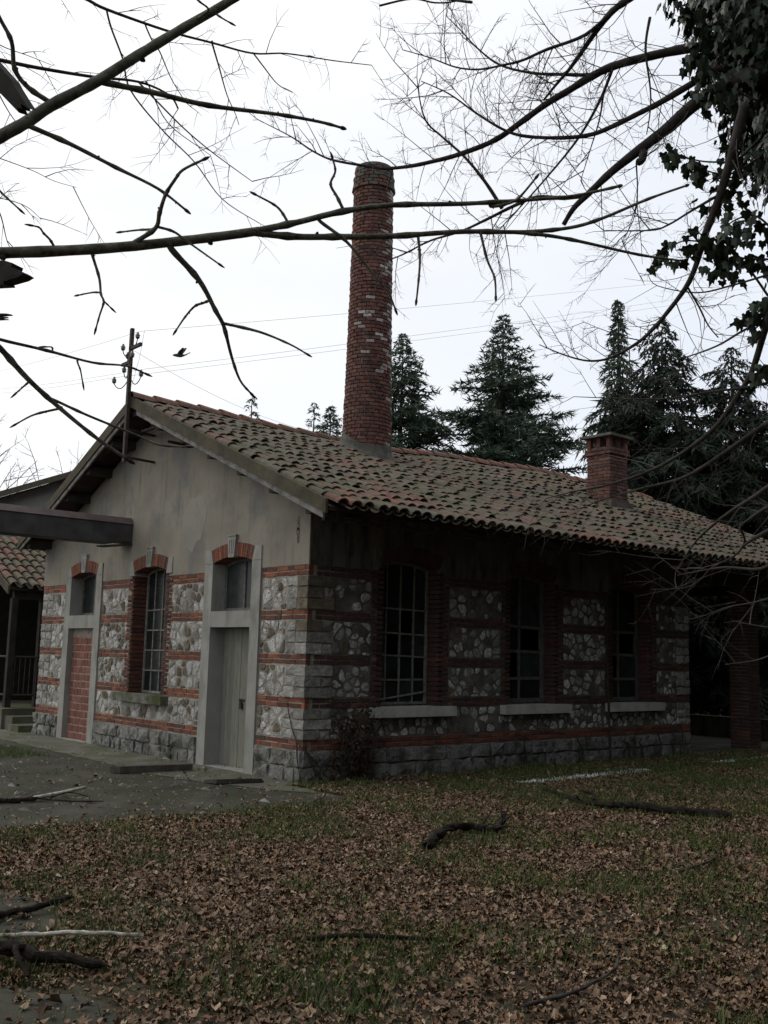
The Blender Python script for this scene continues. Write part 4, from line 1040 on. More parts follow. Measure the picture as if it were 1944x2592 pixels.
LEFT_LIMBS = [
    [(7.195,-6.718,2.931,0.0208),(7.205,-6.597,3.05,0.0201),(7.213,-6.522,3.127,0.0197),(7.224,-6.445,3.202,0.0192),(7.233,-6.38,3.276,0.0188),(7.26,-6.237,3.411,0.0179),(7.284,-6.117,3.539,0.017),(7.319,-5.971,3.688,0.016),(7.347,-5.865,3.792,0.0153),(7.377,-5.757,3.903,0.0145),(7.426,-5.598,4.055,0.0133)],
    [(7.233,-6.38,3.276,0.0083),(7.236,-6.378,3.282,0.0083),(7.225,-6.451,3.311,0.0077),(7.228,-6.499,3.352,0.0071),(7.262,-6.527,3.417,0.0065),(7.276,-6.572,3.467,0.0059),(7.287,-6.599,3.502,0.0055)],
    [(7.26,-6.237,3.411,0.0102),(7.259,-6.236,3.405,0.0102),(7.264,-6.049,3.44,0.0093),(7.276,-5.842,3.469,0.0082),(7.308,-5.572,3.526,0.0067),(7.332,-5.401,3.552,0.0057),(7.345,-5.311,3.558,0.0052)],
    [(7.223,-6.451,3.196,0.0082),(7.225,-6.448,3.188,0.0082),(7.258,-6.321,3.159,0.0071),(7.295,-6.177,3.115,0.0058),(7.331,-6.045,3.075,0.0047),(7.35,-5.953,3.027,0.0038)],
    [(7.328,-5.936,3.723,0.0045),(7.324,-5.94,3.722,0.0045),(7.392,-5.926,3.734,0.0037),(7.399,-5.964,3.744,0.0032),(7.406,-6.007,3.752,0.0026)],
    [(7.342,-5.883,3.775,0.004),(7.339,-5.888,3.779,0.004),(7.361,-5.857,3.754,0.0033),(7.377,-5.834,3.739,0.0027)],
    [(7.174,-6.693,2.706,0.0185),(7.201,-6.571,2.737,0.0181),(7.219,-6.496,2.757,0.0179),(7.27,-6.301,2.806,0.0172),(7.326,-6.111,2.859,0.0165),(7.398,-5.885,2.931,0.0157),(7.454,-5.723,2.986,0.0151)],
    [(7.449,-5.736,2.981,0.0115),(7.454,-5.732,2.984,0.0115),(7.469,-5.583,3.054,0.011),(7.493,-5.401,3.144,0.0104),(7.528,-5.191,3.224,0.0097),(7.586,-4.889,3.306,0.0086),(7.659,-4.571,3.401,0.0074),(7.71,-4.373,3.464,0.0066),(7.77,-4.158,3.555,0.0057)],
    [(7.452,-5.734,2.983,0.012),(7.453,-5.731,2.977,0.012),(7.456,-5.572,3.01,0.0116),(7.466,-5.418,3.052,0.0112),(7.491,-5.156,3.125,0.0105),(7.536,-4.838,3.224,0.0095),(7.588,-4.546,3.294,0.0085),(7.637,-4.313,3.367,0.0077),(7.676,-4.146,3.447,0.007),(7.738,-3.898,3.594,0.006),(7.794,-3.694,3.703,0.0052)],
    [(7.58,-4.593,3.282,0.0085),(7.61,-4.429,3.308,0.0078),(7.642,-4.258,3.323,0.0071),(7.708,-3.928,3.338,0.0057),(7.764,-3.693,3.36,0.0047)],
    [(7.326,-6.111,2.859,0.0084),(7.321,-6.117,2.864,0.0084),(7.396,-6.077,2.906,0.0072),(7.422,-6.078,2.95,0.0065),(7.454,-6.077,3.001,0.0057),(7.491,-6.067,3.041,0.005),(7.519,-6.056,3.067,0.0045),(7.577,-6.022,3.09,0.0036)],
    [(7.4,-6.077,2.913,0.0047),(7.403,-6.073,2.911,0.0047),(7.425,-6.027,2.902,0.0042),(7.441,-5.984,2.876,0.0037),(7.476,-5.89,2.82,0.0027)],
    [(7.396,-6.077,2.906,0.004),(7.394,-6.079,2.904,0.004),(7.34,-6.106,2.91,0.0034),(7.283,-6.134,2.913,0.0027)],
    [(7.362,-5.998,2.895,0.0106),(7.359,-5.997,2.872,0.0106),(7.355,-5.887,2.796,0.0089),(7.338,-5.809,2.715,0.0074),(7.329,-5.768,2.67,0.0066),(7.298,-5.713,2.583,0.0052),(7.278,-5.663,2.514,0.0041),(7.277,-5.618,2.477,0.0033)],
    [(7.33,-5.775,2.68,0.0057),(7.375,-5.654,2.667,0.0045),(7.409,-5.551,2.639,0.0035),(7.426,-5.492,2.615,0.0029)],
    [(7.344,-5.835,2.742,0.0046),(7.329,-5.85,2.733,0.0046),(7.319,-5.878,2.716,0.0041),(7.311,-5.907,2.674,0.0034),(7.306,-5.932,2.628,0.0028)],
    [(7.289,-6.238,2.824,0.005),(7.289,-6.233,2.803,0.005),(7.296,-6.209,2.734,0.0042),(7.295,-6.199,2.683,0.0037),(7.299,-6.19,2.659,0.0035),(7.287,-6.195,2.618,0.003),(7.277,-6.199,2.58,0.0026)],
    [(7.294,-6.201,2.688,0.0033),(7.261,-6.212,2.694,0.003),(7.204,-6.23,2.696,0.0024)],
    [(7.297,-6.193,2.665,0.003),(7.311,-6.173,2.643,0.0023)],
    [(7.257,-6.35,2.794,0.0046),(7.262,-6.346,2.803,0.0046),(7.27,-6.365,2.822,0.0039),(7.272,-6.386,2.835,0.0034),(7.276,-6.403,2.848,0.0029),(7.274,-6.42,2.849,0.0026)],
    [(7.465,-5.62,3.036,0.0051),(7.469,-5.617,3.042,0.0051),(7.47,-5.646,3.073,0.0045),(7.465,-5.675,3.092,0.004),(7.448,-5.735,3.112,0.0032)],
    [(7.493,-5.401,3.144,0.0064),(7.497,-5.396,3.142,0.0064),(7.496,-5.43,3.189,0.0054),(7.495,-5.46,3.227,0.0047),(7.519,-5.459,3.267,0.004),(7.525,-5.476,3.303,0.0033)],
    [(7.481,-5.492,3.099,0.0066),(7.481,-5.488,3.083,0.0066),(7.514,-5.392,3.025,0.0057),(7.535,-5.299,2.938,0.0047),(7.551,-5.227,2.871,0.0039),(7.552,-5.193,2.821,0.0034)],
    [(7.506,-5.05,3.158,0.0056),(7.507,-5.047,3.149,0.0056),(7.516,-5.044,3.059,0.0048),(7.518,-5.05,2.975,0.0041),(7.518,-5.058,2.898,0.0035)],
    [(7.549,-4.765,3.242,0.0058),(7.554,-4.758,3.235,0.0058),(7.575,-4.742,3.127,0.0049),(7.598,-4.722,3.05,0.0043),(7.604,-4.72,2.977,0.0037)],
    [(7.616,-4.756,3.346,0.0066),(7.61,-4.76,3.328,0.0066),(7.652,-4.713,3.34,0.0058),(7.684,-4.681,3.363,0.0052),(7.732,-4.641,3.438,0.0041)],
    [(7.299,-6.666,2.542,0.0104),(7.3,-6.557,2.474,0.0094),(7.301,-6.501,2.439,0.0088),(7.297,-6.411,2.365,0.0078),(7.3,-6.307,2.293,0.0068),(7.31,-6.187,2.217,0.0056),(7.324,-6.088,2.164,0.0046)],
    [(7.3,-6.557,2.474,0.0055),(7.3,-6.557,2.477,0.0055),(7.304,-6.504,2.464,0.0052),(7.322,-6.371,2.456,0.0045),(7.343,-6.233,2.443,0.0037),(7.363,-6.135,2.449,0.0032),(7.373,-6.073,2.436,0.0028)],
    [(7.336,-6.279,2.447,0.0029),(7.336,-6.277,2.434,0.0029),(7.339,-6.268,2.412,0.0025),(7.34,-6.259,2.377,0.0021)],
    [(7.325,-6.348,2.454,0.0028),(7.323,-6.352,2.458,0.0028),(7.322,-6.355,2.469,0.0025),(7.314,-6.365,2.47,0.002)],
    [(7.299,-6.333,2.311,0.0044),(7.299,-6.334,2.317,0.0044),(7.312,-6.238,2.287,0.0041),(7.326,-6.151,2.263,0.0038),(7.341,-6.063,2.24,0.0034),(7.353,-5.995,2.22,0.0032),(7.375,-5.913,2.224,0.0029)],
    [(7.3,-6.307,2.293,0.0041),(7.302,-6.305,2.293,0.0041),(7.276,-6.374,2.266,0.0031),(7.261,-6.418,2.234,0.0023)],
    [(7.297,-6.403,2.361,0.0034),(7.283,-6.416,2.344,0.0029),(7.268,-6.429,2.326,0.0023)],
    [(7.318,-6.573,2.929,0.004),(7.333,-6.548,2.899,0.0035),(7.348,-6.525,2.874,0.003),(7.364,-6.502,2.85,0.0025)],
]
THIN_LIMBS = [
    [(5.388,-5.857,4.978,0.0101),(5.499,-5.603,4.9,0.0089),(5.546,-5.495,4.861,0.0084),(5.679,-5.215,4.802,0.007),(5.788,-4.998,4.775,0.006),(5.883,-4.81,4.753,0.0051),(5.974,-4.649,4.778,0.0043),(6.094,-4.426,4.777,0.0032),(6.197,-4.239,4.782,0.0023)],
    [(5.546,-5.495,4.861,0.0054),(5.541,-5.46,4.775,0.0052),(5.544,-5.387,4.631,0.0048),(5.535,-5.328,4.482,0.0044),(5.592,-5.164,4.3,0.0037),(5.66,-4.999,4.15,0.0032),(5.71,-4.849,3.974,0.0026),(5.802,-4.667,3.864,0.002)],
    [(5.635,-5.308,4.822,0.0044),(5.63,-5.313,4.814,0.0044),(5.629,-5.265,4.741,0.0039),(5.636,-5.225,4.697,0.0036),(5.635,-5.149,4.576,0.0027),(5.647,-5.061,4.469,0.002)],
    [(5.788,-4.998,4.775,0.0053),(5.785,-5.002,4.777,0.0053),(5.798,-4.959,4.649,0.0042),(5.812,-4.911,4.504,0.003),(5.832,-4.867,4.407,0.0022),(5.839,-4.845,4.347,0.0017)],
    [(5.883,-4.81,4.753,0.0042),(5.887,-4.804,4.751,0.0042),(5.893,-4.74,4.698,0.0035),(5.902,-4.652,4.63,0.0025),(5.927,-4.57,4.604,0.0017)],
    [(5.557,-6.14,4.326,0.0111),(5.59,-6.022,4.333,0.0103),(5.636,-5.861,4.341,0.0093),(5.714,-5.614,4.361,0.0077),(5.785,-5.403,4.389,0.0063),(5.826,-5.255,4.36,0.0053),(5.825,-5.198,4.308,0.0048)],
    [(5.785,-5.402,4.386,0.0047),(5.826,-5.303,4.292,0.0042),(5.878,-5.18,4.18,0.0035),(5.939,-5.05,4.079,0.0028),(6.029,-4.866,3.955,0.0019)],
    [(5.795,-5.366,4.382,0.0039),(5.801,-5.36,4.387,0.0039),(5.81,-5.245,4.221,0.0029),(5.877,-5.069,4.109,0.0018),(5.891,-5.035,4.09,0.0016)],
    [(5.732,-5.561,4.368,0.0041),(5.731,-5.561,4.36,0.0041),(5.73,-5.47,4.378,0.0029),(5.72,-5.419,4.366,0.0021)],
    [(5.348,-5.996,3.965,0.0031),(5.386,-5.918,3.949,0.0027),(5.452,-5.779,3.91,0.0021),(5.493,-5.687,3.873,0.0017),(5.543,-5.586,3.853,0.0013)],
    [(5.399,-6.024,4.37,0.0041),(5.448,-5.925,4.182,0.0027),(5.478,-5.873,4.104,0.0021)],
    [(5.403,-6.063,4.572,0.0033),(5.454,-5.985,4.491,0.0028),(5.538,-5.876,4.443,0.0021),(5.608,-5.785,4.401,0.0015)],
    [(5.355,-5.934,3.719,0.0038),(5.38,-5.894,3.671,0.0032),(5.391,-5.854,3.541,0.002),(5.401,-5.832,3.497,0.0015)],
    [(5.329,-5.973,3.751,0.0031),(5.387,-5.903,3.747,0.0026),(5.465,-5.804,3.712,0.0019),(5.511,-5.736,3.646,0.0013)],
]
RIGHT_LIMBS = [
    [(7.137,-1.984,5.23,0.0542),(7.02,-2.032,5.183,0.0506),(6.862,-2.1,5.12,0.0458),(6.691,-2.155,5.002,0.04),(6.478,-2.233,4.872,0.033),(6.332,-2.287,4.777,0.0281),(6.179,-2.336,4.66,0.0227),(6.085,-2.366,4.584,0.0193),(6.004,-2.376,4.488,0.0159)],
    [(6.531,-2.213,4.904,0.0308),(6.532,-2.208,4.884,0.0308),(6.541,-2.235,4.807,0.0259),(6.534,-2.263,4.784,0.0238)],
    [(7.254,-1.608,5.574,0.0373),(7.141,-1.692,5.583,0.036),(6.957,-1.829,5.598,0.034),(6.723,-2.003,5.599,0.0314),(6.505,-2.159,5.57,0.029),(6.332,-2.28,5.531,0.0271),(6.202,-2.363,5.47,0.0256),(6.095,-2.426,5.407,0.0243),(5.961,-2.508,5.33,0.0227),(5.822,-2.587,5.234,0.021),(5.655,-2.685,5.123,0.0189),(5.455,-2.822,5.047,0.0166),(5.283,-2.947,5.007,0.0147),(5.151,-3.046,4.987,0.0132),(5.02,-3.149,4.985,0.0117),(4.931,-3.223,5.009,0.0106),(4.737,-3.387,5.069,0.0083),(4.621,-3.489,5.147,0.0068),(4.505,-3.595,5.26,0.0051),(4.349,-3.736,5.38,0.003)],
    [(6.847,-2.59,5.738,0.0259),(6.749,-2.598,5.691,0.0237),(6.611,-2.625,5.646,0.0208),(6.487,-2.63,5.569,0.0178),(6.354,-2.626,5.473,0.0144),(6.258,-2.626,5.403,0.012),(6.149,-2.635,5.333,0.0093),(6.055,-2.641,5.268,0.007)],
    [(6.611,-2.625,5.646,0.0132),(6.436,-2.682,5.538,0.0117),(6.207,-2.797,5.491,0.0098),(6.069,-2.865,5.453,0.0087),(5.96,-2.925,5.444,0.0078),(5.812,-3.012,5.442,0.0066),(5.679,-3.097,5.482,0.0055),(5.533,-3.196,5.574,0.0043),(5.372,-3.306,5.66,0.0029)],
    [(6.967,-2.048,5.326,0.0234),(6.927,-2.063,5.306,0.0229),(6.792,-2.118,5.247,0.0214),(6.628,-2.187,5.176,0.0195),(6.52,-2.237,5.137,0.0183),(6.382,-2.301,5.087,0.0167),(6.245,-2.37,5.05,0.0152),(6.086,-2.464,5.053,0.0134),(5.875,-2.598,5.095,0.0111),(5.743,-2.686,5.161,0.0095),(5.583,-2.797,5.306,0.0074),(5.421,-2.911,5.476,0.0051),(5.256,-3.027,5.596,0.003)],
    [(6.234,-2.342,5.485,0.0127),(6.23,-2.348,5.489,0.0127),(6.088,-2.467,5.508,0.0111),(5.922,-2.608,5.535,0.0092),(5.757,-2.754,5.608,0.0073),(5.642,-2.865,5.742,0.0055),(5.561,-2.944,5.876,0.0041),(5.491,-3.013,5.983,0.0029)],
    [(5.679,-2.634,4.633,0.0144),(5.597,-2.712,4.821,0.0123),(5.492,-2.813,5.011,0.0099),(5.373,-2.925,5.17,0.0077),(5.29,-3.006,5.294,0.0061),(5.251,-3.042,5.505,0.004),(5.253,-3.035,5.612,0.003)],
    [(6.178,-2.336,4.657,0.0154),(6.043,-2.411,4.655,0.0143),(5.882,-2.508,4.686,0.013),(5.737,-2.581,4.647,0.0118),(5.557,-2.666,4.579,0.0102),(5.391,-2.748,4.521,0.0088),(5.198,-2.854,4.481,0.0072),(5.01,-2.947,4.407,0.0056),(4.887,-3.014,4.372,0.0045)],
    [(6.346,-2.27,5.534,0.0113),(6.344,-2.271,5.529,0.0113),(6.247,-2.272,5.353,0.0101),(6.127,-2.294,5.175,0.0088),(6.016,-2.329,5.037,0.0077),(5.862,-2.39,4.869,0.0064),(5.739,-2.441,4.742,0.0053),(5.554,-2.522,4.556,0.0037)],
    [(6.265,-2.269,5.38,0.0071),(6.201,-2.237,5.217,0.0057),(6.111,-2.223,5.039,0.0041),(6.02,-2.21,4.857,0.0025)],
    [(6.782,-2.477,5.582,0.0099),(6.746,-2.477,5.387,0.0081),(6.743,-2.428,5.143,0.0059),(6.73,-2.412,4.999,0.0046),(6.702,-2.413,4.854,0.0033)],
    [(6.535,-2.261,4.786,0.0054),(6.523,-2.273,4.784,0.0054),(6.512,-2.248,4.606,0.0044),(6.482,-2.245,4.427,0.0033),(6.419,-2.286,4.276,0.0024)],
    [(7.316,-2.311,4.84,0.0308),(7.257,-2.292,4.71,0.0291),(7.194,-2.269,4.567,0.0273),(7.097,-2.244,4.361,0.0247),(7.011,-2.236,4.2,0.0225),(6.923,-2.229,4.036,0.0204),(6.946,-2.186,4.14,0.0192),(6.836,-2.172,3.921,0.0163),(6.692,-2.21,3.738,0.0135),(6.581,-2.25,3.619,0.0115),(6.478,-2.302,3.54,0.0098),(6.365,-2.367,3.482,0.0081),(6.259,-2.442,3.473,0.0066),(6.144,-2.532,3.516,0.0048),(6.017,-2.634,3.591,0.0027)],
    [(6.812,-2.178,3.89,0.0078),(6.818,-2.171,3.889,0.0078),(6.854,-2.103,3.769,0.0063),(6.881,-2.047,3.657,0.005),(6.916,-1.989,3.58,0.0039)],
    [(7.105,-2.246,4.378,0.0094),(7.101,-2.249,4.372,0.0094),(6.956,-2.323,4.294,0.0076),(6.834,-2.384,4.225,0.0061),(6.74,-2.441,4.2,0.005),(6.511,-2.6,4.224,0.0023)],
    [(7.412,-2.122,3.764,0.0227),(7.337,-2.095,3.65,0.0215),(7.254,-2.058,3.51,0.02),(7.144,-2.005,3.317,0.018),(7.028,-1.994,3.168,0.0163),(6.902,-1.999,3.029,0.0145),(6.773,-2.028,2.927,0.0129),(6.607,-2.081,2.824,0.011),(6.431,-2.152,2.747,0.009),(6.231,-2.245,2.69,0.0068),(6.057,-2.333,2.66,0.0049),(5.892,-2.415,2.621,0.0031)],
    [(7.334,-1.909,3.074,0.02),(7.22,-1.916,3.021,0.0187),(7.045,-1.929,2.932,0.0165),(6.803,-1.95,2.803,0.0135),(6.622,-1.98,2.725,0.0112),(6.36,-2.053,2.677,0.0081),(6.149,-2.114,2.631,0.0055),(5.962,-2.167,2.573,0.0031)],
    [(7.389,-2.066,2.661,0.0179),(7.287,-2.055,2.614,0.0161),(7.164,-2.041,2.552,0.014),(7.024,-2.033,2.489,0.0116),(6.887,-2.022,2.416,0.0092),(6.769,-2.007,2.339,0.0069),(6.682,-1.986,2.266,0.0052),(6.597,-1.959,2.184,0.0033)],
    [(7.378,-2.053,2.544,0.0179),(7.284,-2.057,2.493,0.0143),(7.206,-2.062,2.454,0.0114),(7.109,-2.067,2.397,0.0077),(7.072,-2.063,2.366,0.0062)],
    [(7.363,-2.035,2.376,0.0208),(7.238,-2.039,2.34,0.0152),(7.131,-2.038,2.295,0.0103),(7.078,-2.034,2.265,0.0077)],
    [(7.338,-2.027,2.2,0.0119),(7.216,-2.009,2.141,0.0103),(7.135,-2.009,2.126,0.0092),(6.959,-2.023,2.145,0.0069),(6.826,-2.034,2.135,0.0051),(6.638,-2.05,2.11,0.0026)],
    [(7.074,-2.065,2.366,0.0074),(7.063,-1.992,2.296,0.0069),(6.985,-1.978,2.217,0.0062),(6.849,-1.999,2.152,0.0052),(6.749,-1.998,2.07,0.0043),(6.653,-2.019,2.032,0.0036),(6.468,-2.079,2.026,0.0023)],
    [(7.165,-1.868,1.971,0.0068),(7.061,-1.888,1.942,0.0059),(6.896,-1.927,1.912,0.0045),(6.77,-1.952,1.866,0.0034),(6.644,-1.983,1.834,0.0023)],
    [(7.149,-1.848,1.79,0.0046),(7.002,-1.851,1.813,0.0033),(6.886,-1.856,1.837,0.0022)],
    [(7.135,-1.831,1.639,0.0055),(7.021,-1.835,1.599,0.0043),(6.836,-1.856,1.571,0.0022)],
    [(7.316,-2.086,3.615,0.0092),(7.342,-2.053,3.603,0.0092),(7.147,-2.077,3.558,0.0076),(6.969,-2.092,3.494,0.006),(6.767,-2.13,3.455,0.0043),(6.534,-2.186,3.432,0.0023)],
    [(7.295,-1.989,3.234,0.0092),(7.101,-2.013,3.223,0.0083),(6.876,-2.053,3.228,0.0071),(6.671,-2.092,3.221,0.0061),(6.435,-2.149,3.245,0.0048),(6.008,-2.272,3.314,0.0024)],
    [(7.401,-2.149,3.83,0.0079),(7.148,-2.222,3.795,0.006),(6.955,-2.287,3.785,0.0046),(6.74,-2.377,3.863,0.0029),(6.685,-2.393,3.948,0.0023)],
    [(5.54,-2.815,6.156,0.0111),(5.403,-2.865,6.219,0.0091),(5.195,-2.945,6.324,0.0061)],
    [(5.113,-3.309,6.115,0.0081),(5.222,-3.102,6.21,0.007),(5.296,-2.945,6.215,0.0062),(5.368,-2.807,6.256,0.0055),(5.459,-2.641,6.351,0.0046)],
]
IVY_AXIS = [(7.329, -1.71, 7.17, 0.761), (7.236, -1.643, 6.356, 0.761), (7.222, -1.523, 5.725, 0.715), (7.248, -1.375, 5.186, 0.572), (7.308, -1.188, 4.648, 0.472), (7.338, -1.011, 3.989, 0.396), (7.306, -0.878, 3.207, 0.35), (7.178, -0.768, 2.001, 0.32), (7.051, -0.447, 0.186, 0.291)]
IVY_SPRAYS = [([(7.207, -1.961, 4.792), (7.103, -2.056, 4.661), (7.009, -2.163, 4.644), (6.935, -2.252, 4.655), (6.856, -2.354, 4.694), (6.829, -2.388, 4.707)], 46), ([(7.246, -2.037, 4.63), (7.127, -2.155, 4.528), (7.037, -2.263, 4.538), (6.968, -2.355, 4.591)], 30), ([(7.256, -1.993, 3.759), (7.168, -2.143, 3.974), (7.067, -2.278, 4.053), (6.961, -2.408, 4.076), (6.884, -2.486, 4.018), (6.827, -2.545, 3.983)], 52), ([(7.34, -1.966, 4.09), (7.262, -2.086, 4.224), (7.19, -2.17, 4.221), (7.11, -2.245, 4.136), (7.077, -2.248, 3.971)], 60), ([(7.33, -1.954, 3.981), (7.204, -2.101, 3.976), (7.133, -2.187, 3.987), (7.064, -2.253, 3.916)], 46), ([(7.358, -2.021, 3.726), (7.265, -2.119, 3.668), (7.222, -2.151, 3.586)], 34), ([(7.342, -1.959, 3.349), (7.26, -2.049, 3.318), (7.204, -2.108, 3.289)], 22), ([(7.075, -2.133, 5.586), (6.995, -2.215, 5.525), (6.948, -2.293, 5.638), (6.913, -2.341, 5.666)], 40), ([(7.115, -2.0, 5.186), (7.009, -2.142, 5.268), (6.938, -2.259, 5.423)], 46), ([(7.18, -1.899, 5.074), (7.055, -2.063, 5.155), (6.976, -2.146, 5.109), (6.947, -2.202, 5.208)], 46), ([(7.104, -2.012, 4.464), (7.028, -2.098, 4.447), (6.97, -2.16, 4.416)], 24)]
STUBS = [((7.295, -6.693, 3.358), (7.504, -6.545, 3.093), 0.0553, 0.045, 1), ((7.142, -6.717, 2.64), (7.519, -6.501, 2.606), 0.0738, 0.06, 2), ((7.131, -6.704, 2.519), (7.469, -6.533, 2.489), 0.0237, 0.02, 3)]
WIRE_ENDS = [((-20.46, 1.49, 9.23), (-6.35, 26.05, 15.6)), ((-20.48, 1.52, 8.94), (-6.39, 26.1, 15.15)), ((-20.49, 1.53, 8.84), (-6.41, 26.13, 14.95))]
DROP_END = (-8.3, 6.99, 6.62)


# near tree at the left: thick limbs reach over the picture, trunk out of view
lt = thing('bare_tree', 'near leafless tree with thick smooth budded branches reaching in from the left', 'tree', (6.55, -7.75, 0))
tr = smooth_path([(6.55, -7.75, -.05, .24), (6.60, -7.55, .9, .21), (6.72, -7.35, 1.9, .19), (6.85, -7.2, 2.8, .17), (6.95, -7.1, 3.8, .13), (7.0, -7.1, 4.8, .09)], 4)
MB().tube([p[:3] for p in tr], [p[3] for p in tr], 12).build('trunk', 'bark', lt, True)
r = random.Random(3)
for li, limb in enumerate(LEFT_LIMBS):
    path = smooth_path(limb, 5)
    if li in (0, 6, 26):                                    # rooted in the trunk
        p0 = Vector(path[0][:3]); hgt = p0.z - .35
        t0 = min(tr, key=lambda q: abs(q[2] - hgt)); a = np.array([t0[0], t0[1], t0[2], path[0][3] * 1.5])
        path = [a + (np.array(path[0]) - a) * t for t in (0, .33, .66)] + path
    mb = MB(); rr = []
    for i, p in enumerate(path): rr.append(p[3] * (1 + .10 * noise.noise(Vector((i * .9, li * 3.1, 0))) + (.30 if (i % 6 == 3 and li not in (0, 6)) else 0)))
    mb.tube([p[:3] for p in path], rr, 9 if rr[0] > .008 else 7)
    lb = mb.build('limb', 'bark', lt, True)
    e = Vector(path[-1][:3]); d = (e - Vector(path[-3][:3])).normalized(); er = path[-1][3]
    if er < .006: MB().lathe(e - d * .003, [(er * .6, 0), (er * 1.35, .006), (er * 1.6, .014), (er * 1.1, .024), (er * .3, .031)], 7, d).build('bud', 'dark_bark', lb, True)
    for k in range(1 if len(path) < 14 else 3):             # side buds and leaf scars
        i = r.randrange(3, len(path) - 2); p = Vector(path[i][:3]); dl = (Vector(path[i + 1][:3]) - p).normalized(); s = rvec(r); s = (s - dl * s.dot(dl)).normalized(); pr = path[i][3]
        MB().lathe(p + s * pr * .7, [(pr * .5, 0), (pr * .55, pr * .5), (pr * .25, pr * 1.0)], 6, (s + dl * .6)).build('bud', 'dark_bark', lb, True)
# splintered stubs of torn limbs
def splinter(a, b, wid, thick, seed):
    a, b = Vector(a), Vector(b); d = (b - a).normalized(); r = random.Random(seed); side = Rv.cross(d); side = (Uv - d * Uv.dot(d)).normalized(); nn = d.cross(side)
    top = []; n = 7
    L = (b - a).length
    for k in range(n + 1):
        f = k / n; top.append((L * (1 - .30 * abs(f - .35)) + r.uniform(-.035, .02) * (1.6 if k % 2 else -1.6), (f - .5) * wid * (1 - .1 * r.random())))
    poly = [(0, .55 * wid), (0, -.55 * wid)] + [(x, y) for x, y in top]
    vs = [a + d * x + side * y + nn * (thick * .5) for x, y in poly] + [a + d * x * .97 + side * y * .93 - nn * (thick * .5) for x, y in poly]
    m = len(poly)
    return MB().add(vs, [tuple(range(m)), tuple(range(2 * m - 1, m - 1, -1))] + [(i, (i + 1) % m, m + (i + 1) % m, m + i) for i in range(m)])
for a_, b_, w_, t_, k_ in STUBS: splinter(a_, b_, w_, t_, k_).build('broken_limb', 'dark_bark', lt)

# slender tree behind it
tt = thing('slender_tree', 'slender leafless tree with fine drooping twigs at upper left', 'tree', (4.9, -7.4, 0))
tr = smooth_path([(4.9, -7.4, -.05, .15), (4.95, -7.2, 2, .12), (5.1, -6.9, 4, .09), (5.3, -6.6, 5.2, .05)], 5)
MB().tube([p[:3] for p in tr], [p[3] for p in tr], 10).build('trunk', 'dark_bark', tt, True)
tw = MB(); r = random.Random(14)
for li, limb in enumerate(THIN_LIMBS):
    path = smooth_path(limb, 5)
    if li in (0, 5, 9, 10, 11, 12, 13):
        p0 = Vector(path[0][:3]); t0 = min(tr, key=lambda q: abs(q[2] - (p0.z - .3))); a = np.array([t0[0], t0[1], t0[2], path[0][3] * 1.4])
        path = [a + (np.array(path[0]) - a) * t for t in (0, .33, .66)] + path
    MB().tube([p[:3] for p in path], [p[3] for p in path], 6).build('limb', 'dark_bark', tt, True)
    limb_twigs(tw, r, path, .10, .12, .40, .0024, 1, .03, 3)
tw.build('twigs', 'twig', tt, False, 'stuff')

# ivy tree at the right ------------------------------------------------
it = thing('ivy_tree', 'leafless tree with ivy-smothered trunk at the right edge', 'tree', (7.05, -.45, 0))
tr = smooth_path([(q[0], q[1], q[2], min(.26, q[3] * .45)) for q in IVY_AXIS] + [(7.03, -.40, -.05, .30)], 5)
MB().tube([p[:3] for p in tr], [p[3] for p in tr], 12).build('trunk', 'dark_bark', it, True)
tw = MB(); r = random.Random(40)
for li, limb in enumerate(RIGHT_LIMBS):
    path = smooth_path(limb, 5)
    p0 = Vector(path[0][:3])
    if limb[0][3] > .012 and li not in (1, 8) and min((Vector(q[:3]) - p0).length for q in tr) < .95:
        t0 = min(tr, key=lambda q: (Vector(q[:3]) - p0).length); a = np.array([t0[0], t0[1], t0[2], path[0][3] * 1.25])
        path = [a + (np.array(path[0]) - a) * t for t in (0, .33, .66)] + path
    MB().tube([p[:3] for p in path], [p[3] * (1 + .12 * noise.noise(Vector((i * .7, li * 2.7, 1)))) for i, p in enumerate(path)], 8 if path[0][3] > .01 else 5).build('limb', 'dark_bark', it, True)
    big = limb[0][3] > .03
    limb_twigs(tw, r, path, (.052 if li < 20 else .13) if li else .2, .16, .62, .0040 if li < 16 else .0026, 2 if 0 < li < 16 else 1, .0, 4)
# torn fork of the broken limb
e = Vector(smooth_path(RIGHT_LIMBS[0], 5)[-1][:3]); 
tw.build('twigs', 'twig', it, False, 'stuff')
def ivy_leaf():
    o = [(0, 0), (.30, -.12), (.52, .05), (.40, .30), (.46, .52), (.20, .55), (0, 1.0), (-.20, .55), (-.46, .52), (-.40, .30), (-.52, .05), (-.30, -.12)]
    vs = [(x, y, .06 - .25 * abs(x) - .10 * y * y) for x, y in o] + [(0, .35, .05)]
    return vs, [(i, (i + 1) % 12, 12) for i in range(12)]
IV = ivy_leaf()
lst = []
def put_ivy(p, nrm, size, r, sc=1.0):
    dn = Vector((r.uniform(-.3, .3), r.uniform(-.3, .3), -1)).normalized()
    up = (nrm + rvec(r) * .45).normalized(); y = (dn - up * dn.dot(up)); y = y.normalized() if y.length > .05 else up.orthogonal().normalized(); x = y.cross(up)
    mw = frame_matrix(p, x * size * .82, y * size, up * size)
    lst.append(('ivy_leaf', it, 'ivy_leaf', IV, mw, 'ivy', sc * size * size / (VIEW - p).length_squared))
r = random.Random(77)
AX = [np.array(q) for q in IVY_AXIS]
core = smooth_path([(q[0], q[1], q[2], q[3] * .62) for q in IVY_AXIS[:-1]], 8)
cm = MB(); cm.tube([p[:3] for p in core], [p[3] * (1 + .12 * math.sin(i * 1.7)) for i, p in enumerate(core)], 14)
